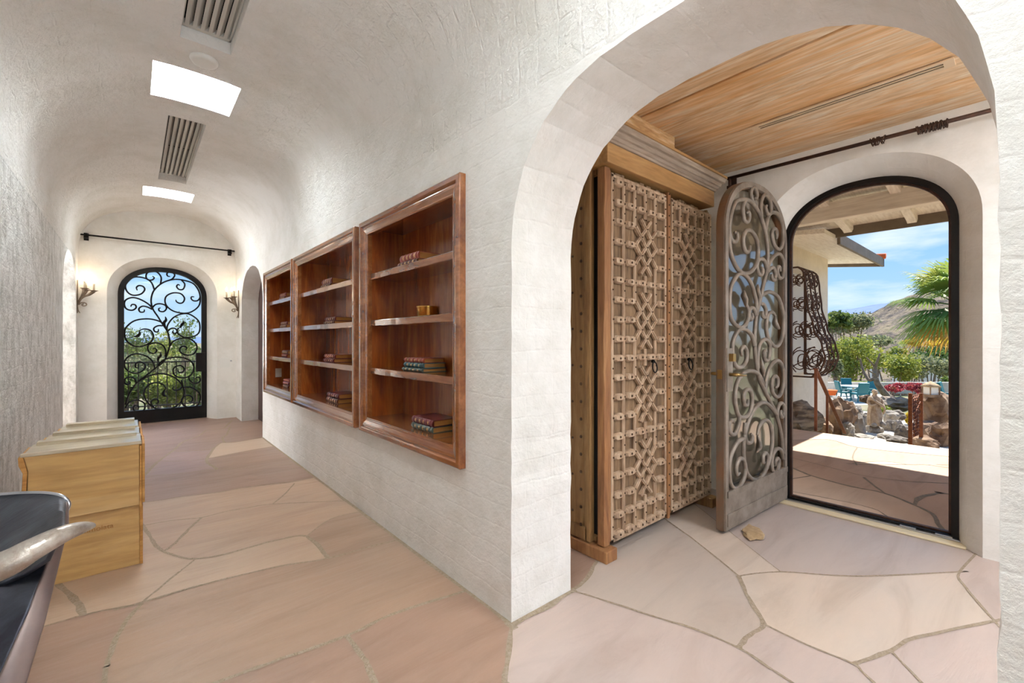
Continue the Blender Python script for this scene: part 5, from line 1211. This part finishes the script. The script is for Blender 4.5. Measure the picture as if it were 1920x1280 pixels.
def plant(name, u, v, d, wpx, hpx, mat, n, size, seed, label, cat='shrub', trunk=True, group=None, droop=0.0, nb=6, long_=1.0, to_ground=True):
    """crown centred where the sight line (u, v) reaches distance d, wpx by hpx pixels there"""
    c = atd(u, v, d); w_, h_ = wpx / F_PX * d / 2, hpx / F_PX * d / 2; gzv = ground_at(c.x, c.y)
    base = min(gzv, c.z - h_)
    root = empty(name, (c.x, c.y, base), label, cat, group); rnd_ = random.Random(seed)
    blobs = [(c.x + rnd_.uniform(-.55, .55) * w_, c.y + rnd_.uniform(-.55, .55) * w_, c.z + rnd_.uniform(-.5, .5) * h_, w_ * rnd_.uniform(.4, .65), w_ * rnd_.uniform(.4, .65), h_ * rnd_.uniform(.4, .65)) for _ in range(nb)]
    leaf_obj('foliage', mat, blobs, n, size, seed, root, droop, long_)
    if trunk:
        mb = MB(); r0 = max(.02, w_ * .045)
        for b in blobs:
            p0 = Vector((c.x, c.y, base)); p2 = Vector(b[0:3]); p1 = p0.lerp(p2, .5) + Vector((rnd_.uniform(-.1, .1) * w_, rnd_.uniform(-.1, .1) * w_, -h_ * .15))
            mb.tube(catmull([p0, p1, p2, p2 + Vector((rnd_.uniform(-.4, .4) * w_, rnd_.uniform(-.4, .4) * w_, h_ * .35))], 4), [r0 * (1 - .9 * i / 12) for i in range(13)], 5)
        mb.build('stems', 'bark', root)
    return root
# valley greenery seen through the front doorway
GV = 'trees and shrubs in the valley beyond the terrace'
vp = [('palo_verde_tree', 1600, 668, 36, 120, 84, 'leaf_lime', 5200, .13, 'feathery yellow-green desert tree behind the teal chairs', 'tree'),
 ('palo_verde_tree', 1590, 612, 60, 90, 50, 'leaf_sage', 3000, .20, 'pale sage-green desert tree against the foot of the hillside', 'tree'),
 ('shrub', 1572, 600, 42, 46, 34, 'leaf_green', 1800, .17, 'bright green broadleaf shrub beside the end of the wing wall', 'shrub'),
 ('palo_verde_tree', 1668, 690, 44, 90, 60, 'leaf_lime', 4000, .14, 'lime-green tree right of the bare-branched tree', 'tree'),
 ('shrub', 1700, 672, 52, 66, 40, 'leaf_lime', 2600, .17, 'rounded lime shrub in the middle of the valley view', 'shrub'),
 ('shrub', 1748, 690, 48, 74, 54, 'leaf_sage', 2600, .15, 'grey-green shrub behind the lantern', 'shrub'),
 ('shrub', 1742, 660, 70, 70, 28, 'leaf_dark', 2200, .20, 'dark green tree clump under the small palms', 'tree'),
 ('shrub', 1770, 646, 80, 44, 24, 'leaf_yellow', 1600, .22, 'yellow flowering tree at the right edge of the doorway', 'tree'),
 ('shrub', 1715, 640, 90, 30, 16, 'leaf_yellow', 900, .22, 'small yellow bush on the lower hillside', 'shrub'),
 ('shrub', 1640, 640, 80, 70, 30, 'leaf_sage', 2200, .22, 'sage scrub along the foot of the hill', 'shrub'),
 ('shrub', 1880, 700, 22, 90, 70, 'leaf_sage', 2200, .09, 'grey-green shrub hidden behind the right door jamb', 'shrub'),
 ('shrub', 1960, 720, 18, 110, 70, 'leaf_green', 2200, .08, 'green shrub right of the palm, outside the doorway view', 'shrub'),
 ('palo_verde_tree', 2060, 650, 34, 200, 110, 'leaf_lime', 3600, .14, 'yellow-green desert tree far right of the doorway view', 'tree'),
 ('shrub', 1780, 735, 30, 40, 60, 'leaf_green', 1800, .12, 'green shrub behind the orange boulder', 'shrub'),
 ('shrub', 1566, 690, 30, 34, 46, 'leaf_sage', 1200, .11, 'thin grey-green shrub at the foot of the wing wall corner', 'shrub')]
for i, (nm, u, v, d, w_, h_, mt, n, s, lab, cat) in enumerate(vp): plant(nm, u, v, d, w_, h_, mt, n, s, 20 + i, lab, cat, group=None)
plant('hedge', 1632, 719, 30.5, 76, 10, 'leaf_lime', 1600, .07, 61, 'clipped lime hedge strip along the wall behind the teal chairs', 'hedge', trunk=False, nb=14)
plant('bougainvillea', 1672, 726, 25, 40, 15, 'leaf_red', 1500, .07, 62, 'dark red leafy shrub left of the red flower clump by the gate', 'shrub', nb=7)
plant('bougainvillea', 1720, 728, 22, 36, 18, 'leaf_red', 1500, .07, 63, 'red flowering shrub just left of the lantern', 'shrub', nb=7)
plant('grass_tuft', 1663, 769, 10.5, 24, 12, 'leaf_lime', 500, .035, 64, 'bright green grass tuft right of the statue', 'grass', trunk=False, nb=4, long_=1.8)
plant('yellow_flowers', 1703, 784, 9.5, 12, 22, 'leaf_yellow', 260, .03, 65, 'yellow flowers behind the rusty gate', 'flower', trunk=False, nb=4)
# bare-branched tree rising in front of the greenery
bt = empty('bare_tree', (0, 0, 0), 'leaning grey tree with bare branches between chairs and red shrubs', 'tree'); c = atd(1668, 746, 20); bt.location = c
mb = MB()
def br(pts, r0, r1):
    P3 = catmull([atd(u, v, d) for u, v, d in pts], 5); L = len(P3); mb.tube(P3, [r0 + (r1 - r0) * i / (L - 1) for i in range(L)], 7)
br([(1668, 748, 20), (1655, 733, 20), (1645, 718, 20), (1642, 707, 20)], .16, .10); br([(1642, 707, 20), (1630, 712, 20.2), (1621, 700, 20.4), (1615, 683, 20.5), (1613, 672, 20.5)], .085, .03)
br([(1642, 707, 20), (1641, 690, 20), (1646, 675, 19.8), (1650, 662, 19.7)], .09, .03); br([(1642, 690, 20), (1634, 680, 20), (1625, 670, 20)], .05, .02); br([(1642, 700, 20), (1633, 697, 19.8), (1627, 693, 19.7)], .045, .02)
br([(1652, 728, 20), (1660, 722, 20)], .04, .02)
mb.build('trunk', 'bark', bt)
# fan palm
def palm(name, u, v, d, rad, nfr, seed, label, ground=None, leafn=26):
    c = atd(u, v, d); g = ground_at(c.x, c.y) if ground is None else ground
    root = empty(name, (c.x, c.y, g), label, 'palm tree'); rnd_ = random.Random(seed)
    mb = MB(); mb.tube([(c.x, c.y, g - .05), (c.x + rad * .02, c.y, (g + c.z) / 2), (c.x, c.y, c.z)], [rad * .13, rad * .10, rad * .10], 10); mb.build('trunk', 'palm_bark', root)
    L = MB(); Dm = MB()
    for k in range(nfr):
        az = 2 * PI * k / nfr * 2.618 + rnd_.uniform(-.2, .2); el = rnd_.uniform(-.9, 1.25) if k > 3 else 1.2
        tgt = Dm if el < -.62 else L
        dirv = Vector((math.cos(az) * math.cos(el), math.sin(az) * math.cos(el), math.sin(el))); pl_ = rad * rnd_.uniform(.38, .5)
        hub = c + dirv * pl_; tgt.tube([c, c.lerp(hub, .6) + Vector((0, 0, .02)), hub], [rad * .012, rad * .010, rad * .008], 4)
        side_ = dirv.cross(Vector((0, 0, 1))).normalized(); up_ = side_.cross(dirv).normalized()
        for j in range(leafn):
            a = -1.45 + 2.9 * j / (leafn - 1); ll = rad * (.62 - .12 * abs(a)) * rnd_.uniform(.85, 1.05)
            dd = (dirv * math.cos(a) + side_ * math.sin(a)).normalized(); nrm = dd.cross(up_).normalized(); w__ = rad * .016
            p0 = hub; p1 = hub + dd * ll * .45 + up_ * rad * .02; p2 = hub + dd * ll * .8 + Vector((0, 0, -ll * .12)); p3 = hub + dd * ll + Vector((0, 0, -ll * .30))
            tgt.add([p0 - nrm * w__ * .3, p0 + nrm * w__ * .3, p1 + nrm * w__, p1 - nrm * w__, p2 + nrm * w__ * .7, p2 - nrm * w__ * .7, p3], [(0, 1, 2, 3), (3, 2, 4, 5), (5, 4, 6)])
    L.build('fronds', 'leaf_palm', root, recalc=False)
    if Dm.v: Dm.build('dry_fronds', 'leaf_dry', root, recalc=False)
palm('fan_palm', 1806, 575, 12, 1.75, 44, 5, 'large green fan palm crown at the right edge of the doorway')
palm('fan_palm', 1696, 652, 95, 2.2, 16, 6, 'small distant palm with a darker crown, left of the pair in the valley', leafn=9)
palm('fan_palm', 1725, 641, 95, 2.0, 16, 7, 'small distant palm with a brighter crown, right of the pair in the valley', leafn=9)
# houses in the valley
def house(u, v, d, wpx, hpx, label, roof=True):
    c = atd(u, v, d); g = ground_at(c.x, c.y); w_ = wpx / F_PX * d; h_ = hpx / F_PX * d
    e = empty('house', (c.x, c.y, g), label, 'house'); rot = -YAW
    m_ = MB(); m_.obox((c.x, c.y, (c.z - h_ / 2 + g) / 2 + 0), (w_, w_ * .6, c.z + h_ / 2 - g), (0, 0, rot)); m_.build('walls', 'house_white', e)
    m_ = MB(); m_.obox((c.x, c.y, c.z + h_ / 2), (w_ * 1.08, w_ * .7, max(.15, h_ * .2)), (0, 0, rot)); m_.build('roof', 'concrete_pale', e)
    m_ = MB(); q = c - ray(960, 638).normalized() * w_ * .31; m_.obox((q.x, q.y, c.z), (w_ * .6, .1, h_ * .4), (0, 0, rot)); m_.build('window_band', 'vent_dark', e)
house(1686, 655, 110, 17, 4, 'low flat-roofed house left of the small palms'); house(1641, 662, 105, 13, 3, 'tiny pale house in the scrub above the bare tree'); house(1752, 690, 75, 36, 3, 'long low white house roof behind the lantern')
# domed white building
c = atd(1763, 651, 140); e = empty('domed_house', (c.x, c.y, ground_at(c.x, c.y)), 'white domed building among yellow trees at right', 'house'); mb = MB(); mb.lathe([(3.2, ground_at(c.x, c.y) - c.z), (3.2, -.5), (2.8, .6), (1.8, 1.4), (.01, 1.8)], c, 16); mb.build('dome', 'house_white', e)

# ------------------------------------------------------------------ garden court with statue, rocks, chairs
def rockpx(u, v, d, w_, h_, mat, seed, label, deep=1.0, amp=.35, ang=0.0, name='boulder', flat=0.0, cat='rock', sub=3, group=None):
    c = atd(u, v, d); k = d / F_PX / 2
    m_ = MB(); rock_mesh(m_, c, (w_ * k, w_ * k * deep, h_ * k), seed, 0, sub, amp, 1.5, flat, ang - YAW); o = m_.build(name, mat); return tag(o, label, cat, group)
RK = [(1504, 788, 6.58, 96, 64, 'rock_layered', 'wide dark layered boulder against the foot of the wing wall'),
 (1572, 790, 8.2, 44, 82, 'rock_brown', 'rugged brown boulder right of the sloping handrail'), (1588, 778, 8.6, 36, 50, 'rock_brown', 'brown craggy rock above the brown boulder beside the handrail'),
 (1543, 805, 7.6, 36, 40, 'rock_brown', 'tawny rock between the two handrail posts'),
 (1604, 800, 8.6, 34, 54, 'rock_grey', 'grey upright rock left of the statue pond'), (1619, 790, 9.2, 22, 30, 'rock_pale', 'pale grey rock at the statue\'s left'),
 (1606, 772, 9.4, 24, 20, 'rock_pale', 'pale rock highest of those left of the statue'), (1590, 806, 8.0, 26, 26, 'rock_pale', 'small pale rock low beside the brown boulder'),
 (1639, 806, 8.8, 36, 20, 'rock_pale', 'broad pale block forming the plinth under the statue'), (1669, 782, 9.2, 30, 26, 'rock_pale', 'pale rock just right of the statue'),
 (1683, 780, 9.4, 26, 20, 'rock_grey', 'grey rock right of the pale rock by the statue'), (1667, 800, 8.9, 20, 24, 'rock_grey', 'grey rock low right of the statue plinth'), (1682, 800, 8.8, 20, 24, 'rock_pale', 'pale rock between the plinth and the rusty gate'),
 (1694, 812, 8.3, 28, 30, 'rock_grey', 'lumpy grey rock at the foot of the rusty gate'), (1660, 818, 8.2, 30, 11, 'rock_pale', 'flat pale rock at the near pond edge'), (1684, 824, 7.9, 34, 12, 'rock_grey', 'low grey rock touching the patio edge before the pond'),
 (1618, 818, 8.0, 40, 8, 'rock_pale', 'flat pale slab lying at the left pond edge'),
 (1680, 756, 12.5, 60, 26, 'rock_layered', 'long slanting layered rock behind the statue'), (1655, 752, 13, 34, 18, 'rock_grey', 'grey rock behind the statue at the foot of the leaning tree'),
 (1560, 752, 11.5, 44, 20, 'rock_pale', 'flat pale rock beside the terracotta pot'), (1625, 748, 13.5, 26, 14, 'rock_brown', 'low brown rock behind the statue\'s left shoulder'),
 (1752, 770, 8.9, 56, 66, 'rock_brown', 'big square orange-brown boulder carrying the lantern'), (1745, 806, 8.4, 56, 30, 'rock_brown', 'brown rock at the base of the lantern boulder'),
 (1768, 822, 7.7, 56, 56, 'rock_brown', 'rounded tawny boulder at the right edge of the doorway'), (1735, 832, 7.6, 50, 26, 'rock_brown', 'low tawny boulder right of the gate at the patio edge')]
for i, (u, v, d, w_, h_, mt, lab) in enumerate(RK): rockpx(u, v, d, w_ * 1.0, h_ * 1.05, mt, 11 + i, lab, .8 if i else .34, .38, .3 * (i % 5) if i else .35)
mb = MB(); c = atd(1640, 800, 9.6); mb.box((c.x - 2.6, c.y - 2.5, -.70), (c.x + 2.0, c.y + 1.6, -.56)); struct(mb.build('court_floor', 'concrete_pale', bevel=.02), 'pale stone floor of the statue court', 'floor')
# statue
ST = empty('statue', (0, 0, 0), 'weathered cream stone statue of a robed figure standing among the pond rocks', 'statue'); d0 = 8.7
sb = atd(1640, 797, d0); ST.location = sb; k = d0 / F_PX
prof = [(0, 11.5, 9), (6, 12, 9.5), (18, 12.5, 9.5), (30, 10.5, 8.5), (37, 8.8, 7.5), (43, 10, 7.5), (49, 11.2, 7), (53, 9.5, 6.5), (55, 5, 4.8), (57, 3.6, 3.6), (58.5, 3.4, 3.4)]
mb = MB(); n = 28; vs = []
fx, fy = Vector((CC, -CS, 0)), Vector((CS, CC, 0))
for zz, rx, ry in prof:
    for q in range(n):
        a = 2 * PI * q / n; fold = 1 + (.10 * math.sin(7 * a + zz * .08) + .05 * math.sin(11 * a)) * (1 if zz < 40 else .35)
        vs.append(sb + fx * (math.cos(a) * rx * fold * k * .95) + fy * (math.sin(a) * ry * fold * k) + Vector((0, 0, zz * k)))
mb.add(vs, [(i * n + q, i * n + (q + 1) % n, (i + 1) * n + (q + 1) % n, (i + 1) * n + q) for i in range(len(prof) - 1) for q in range(n)] + [tuple(range(n))[::-1]], 0, True)
def sp(x, y, z): return sb + fx * (x * k) + fy * (y * k) + Vector((0, 0, z * k))
mb.ball(sp(0, -1, 61.5), 4.6 * k, nu=14, nv=10, sz=(.85, .9, 1.1)); mb.tube([sp(0, -5.3, 62), sp(0, -6.2, 60.6), sp(0, -5.2, 60)], [.6 * k, .9 * k, .4 * k], 6)
mb.tube(catmull([sp(-9.5, 0, 50), sp(-13, -2, 43), sp(-13, -7, 38), sp(-5, -9.5, 41)], 5), [3 * k] * 6 + [2.5 * k] * 5 + [1.8 * k] * 5, 10)
mb.tube(catmull([sp(9.5, 0, 50), sp(12.5, -2, 42), sp(9, -8, 36), sp(1, -10, 38)], 5), [3 * k] * 6 + [2.5 * k] * 5 + [1.8 * k] * 5, 10)
mb.build('robed_body', 'statue_stone', ST)
mb = MB(); mb.tube(catmull([sp(-14, -4, 54), sp(-6, -10, 46), (sp(6, -11, 38)), sp(14, -6, 30), sp(16, 0, 22)], 6), [2.4 * k] * 25, 8, flat=.6); mb.ball(sp(-12, -5, 51), 4.2 * k, nu=10, nv=7); mb.build('draped_cloth', 'statue_stone', ST)
mb = MB(); mb.ball(sp(0, .6, 63), 4.7 * k, nu=12, nv=8, sz=(.95, .9, .95)); mb.build('hair', 'statue_stone', ST)
mb = MB(); mb.ball(sp(-7, -7, 2), 5 * k, nu=8, nv=6, sz=(1, 1, .8)); mb.ball(sp(8, -8, 3), 6 * k, nu=8, nv=6, sz=(1, 1, .9)); mb.build('base_stones', 'rock_pale', ST)
# teal chairs and table
def teal_chair(u, v, d, rot, label):
    g = -2.02; c = atd(u, v, d)
    e = empty('garden_chair', (0, 0, 0), label, 'chair', 'teal garden chairs around the round table')
    m_ = MB(); m_.obox((0, 0, .42), (.56, .56, .10)); m_.build('seat', 'teal_paint', e, bevel=.03)
    m_ = MB(); m_.obox((0, .28, .72), (.56, .09, .62), (R(-12), 0, 0)); m_.build('backrest', 'teal_paint', e, bevel=.03)
    for s_ in (-1, 1): m_ = MB(); m_.obox((s_ * .31, 0, .60), (.07, .54, .05)); m_.obox((s_ * .31, -.22, .42), (.05, .05, .34)); m_.build('armrest', 'teal_paint', e, bevel=.01)
    for sx in (-1, 1):
        for sy in (-1, 1): m_ = MB(); m_.bar((sx * .24, sy * .22, .38), (sx * .28, sy * .27, 0), .04, .04); m_.build('leg', 'teal_paint', e)
    e.location = (c.x, c.y, g); e.rotation_euler = (0, 0, rot)
TC = atd(1600, 744, 24.6); f_ = -YAW
teal_chair(1611, 744, 23.6, f_ + PI, 'teal garden chair with its back to the house, nearest the statue'); teal_chair(1582, 741, 24.4, f_ + R(75), 'teal garden chair at the left side of the round table')
teal_chair(1592, 738, 26.0, f_ - R(10), 'teal garden chair on the far side of the round table'); teal_chair(1627, 741, 24.6, f_ - R(80), 'teal garden chair at the right side of the round table')
tb = empty('garden_table', (TC.x, TC.y, -2.02), 'round white garden table between the teal chairs', 'table'); mb = MB(); mb.lathe([(.01, .70), (.62, .70), (.63, .74), (.01, .75)], (TC.x, TC.y, -2.02), 24); mb.build('tabletop', 'house_white', tb); mb = MB(); mb.lathe([(.28, 0), (.26, .04), (.05, .08), (.05, .70)], (TC.x, TC.y, -2.02), 12); mb.build('pedestal', 'house_white', tb)
mb = MB(); mb.obox((TC.x, TC.y, -2.09), (6.4, 7.5, .14), (0, 0, -YAW)); struct(mb.build('lower_terrace', 'concrete_pale'), 'pale lower terrace under the teal chairs', 'patio')
c = atd(1672, 732, 28); mb = MB(); mb.obox((c.x, c.y, -1.75), (9.5, .3, .7), (0, 0, -YAW)); struct(mb.build('garden_wall', 'concrete_pale'), 'low pale garden wall behind the terrace', 'wall')
c = atd(1557, 738, 12); mb = MB(); mb.lathe([(.09, 0), (.15, .18), (.165, .22), (.15, .23), (.13, .2), (.01, .19)], (c.x, c.y, c.z - .12), 16); tag(mb.build('terracotta_pot', 'terracotta'), 'small orange terracotta pot beside the wing wall corner', 'pot')
# teal chair fragment at the right
teal_chair(1786, 772, 15.5, f_ + R(40), 'teal garden chair half hidden by the right door jamb'); bpy.context.view_layer.update()
[o for o in bpy.data.objects if o.name.startswith('garden_chair')][-1].location.z = -1.25
# rusty gate panel
GT = empty('garden_gate', tuple(atd(1716, 815, 7.25)), 'rusty pierced metal gate panel standing between the pond rocks and boulders', 'gate')
for u, v0, v1, d in ((1707, 737, 829, 7.22), (1727, 737, 818, 7.6)): a = atd(u, v0, d); m_ = MB(); m_.bar((a.x, a.y, a.z), (a.x, a.y, -.5), .05, .05); m_.build('post', 'iron_rust', GT)
a, b = atd(1710, 742, 7.28), atd(1724, 742, 7.55); m_ = MB(); rnd = random.Random(2); zb = -.35
nx, nz = 4, 12
for i in range(nx + 1): p = a.lerp(b, i / nx); m_.bar((p.x, p.y, zb), (p.x, p.y, a.z), .016, .008)
for j in range(nz + 1): z = zb + (a.z - zb) * j / nz; m_.bar((a.x, a.y, z), (b.x, b.y, z), .014, .008)
for i in range(nx):
    for j in range(nz):
        if rnd.random() < .62: p = a.lerp(b, (i + .5) / nx); z = zb + (a.z - zb) * (j + .5) / nz; q = a.lerp(b, (i + .1) / nx); s_ = a.lerp(b, (i + .9) / nx); m_.bar((q.x, q.y, z - .02), (s_.x, s_.y, z + .02), .045, .006)
m_.build('pierced_panel', 'iron_rust', GT)
# lantern
LT = empty('stone_lantern', tuple(atd(1745, 742, 8.75)), 'small pagoda-roofed garden lantern on the square brown boulder', 'lantern'); p = atd(1745, 742, 8.75); k = 8.75 / F_PX
m_ = MB(); m_.obox((p.x, p.y, p.z + .5 * k), (22 * k, 22 * k, 5 * k), (0, 0, -YAW)); m_.build('base', 'rock_brown', LT)
for sx in (-1, 1):
    for sy in (-1, 1): q = p + fx * (sx * 8.5 * k) + fy * (sy * 8.5 * k); m_ = MB(); m_.bar((q.x, q.y, p.z), (q.x, q.y, p.z + 18 * k), .02, .02); m_.build('corner_post', 'rock_brown', LT)
m_ = MB(); m_.obox((p.x, p.y, p.z + 10 * k), (15 * k, 15 * k, 14 * k), (0, 0, -YAW)); m_.build('light_box', 'house_white', LT)
m_ = MB(); m_.lathe([(14 * k, 17 * k), (15 * k, 18 * k), (9 * k, 23 * k), (3 * k, 26 * k), (.001, 28 * k)], p, 4); m_.build('roof', 'sandstone', LT)

# ------------------------------------------------------------------ outside the far iron door
mb = MB(); mb.box((-1.8, 8.84, -.25), (2.6, 10.25, -.02)); struct(mb.build('balcony', 'concrete_pale', bevel=.01), 'pale balcony floor outside the far iron door', 'balcony')
RL = empty('balcony_railing', (.4, 10.1, 0), 'black iron balcony railing with plain pickets beyond the far iron door', 'railing')
m_ = MB(); m_.box((-1.7, 10.08, .85), (2.5, 10.12, .875)); m_.box((-1.7, 10.085, .08), (2.5, 10.115, .10)); m_.build('rail_bars', 'iron_black', RL)
for k in range(32): x = -1.65 + k * .132; m_ = MB(); m_.box((x - .008, 10.09, -.02), (x + .008, 10.11, .86)); m_.build('picket', 'iron_black', RL)
fp = [(245, 728, 12.0, 90, 90, 'leaf_green', 3200, .05, 'leafy green bush filling the lower left behind the railing'), (320, 735, 12.4, 90, 86, 'leaf_lime', 3200, .05, 'lime-green bush in the middle behind the railing'),
 (375, 728, 12.2, 70, 90, 'leaf_green', 2600, .05, 'green bush at the lower right behind the railing'), (285, 690, 14, 70, 60, 'leaf_sage', 1500, .05, 'thin sage shrub rising above the railing at centre'),
 (250, 640, 16, 60, 70, 'leaf_green', 900, .055, 'airy green tree at the left of the far door view'), (345, 630, 17, 60, 80, 'leaf_green', 800, .055, 'airy tree at the right of the far door view'),
 (300, 645, 19, 70, 60, 'leaf_lime', 900, .07, 'feathery yellow-green tree in the middle of the far door view'), (300, 675, 30, 200, 44, 'leaf_sage', 3500, .12, 'broad band of sage scrub below the horizon'),
 (330, 662, 60, 240, 24, 'leaf_dark', 3000, .2, 'distant dark green tree line below the horizon')]
for i, (u, v, d, w_, h_, mt, n, s, lab) in enumerate(fp): plant('bush' if i < 4 else 'tree', u, v, d, w_, h_, mt, n, s, 90 + i, lab, 'bush' if i < 4 else 'tree', nb=8)
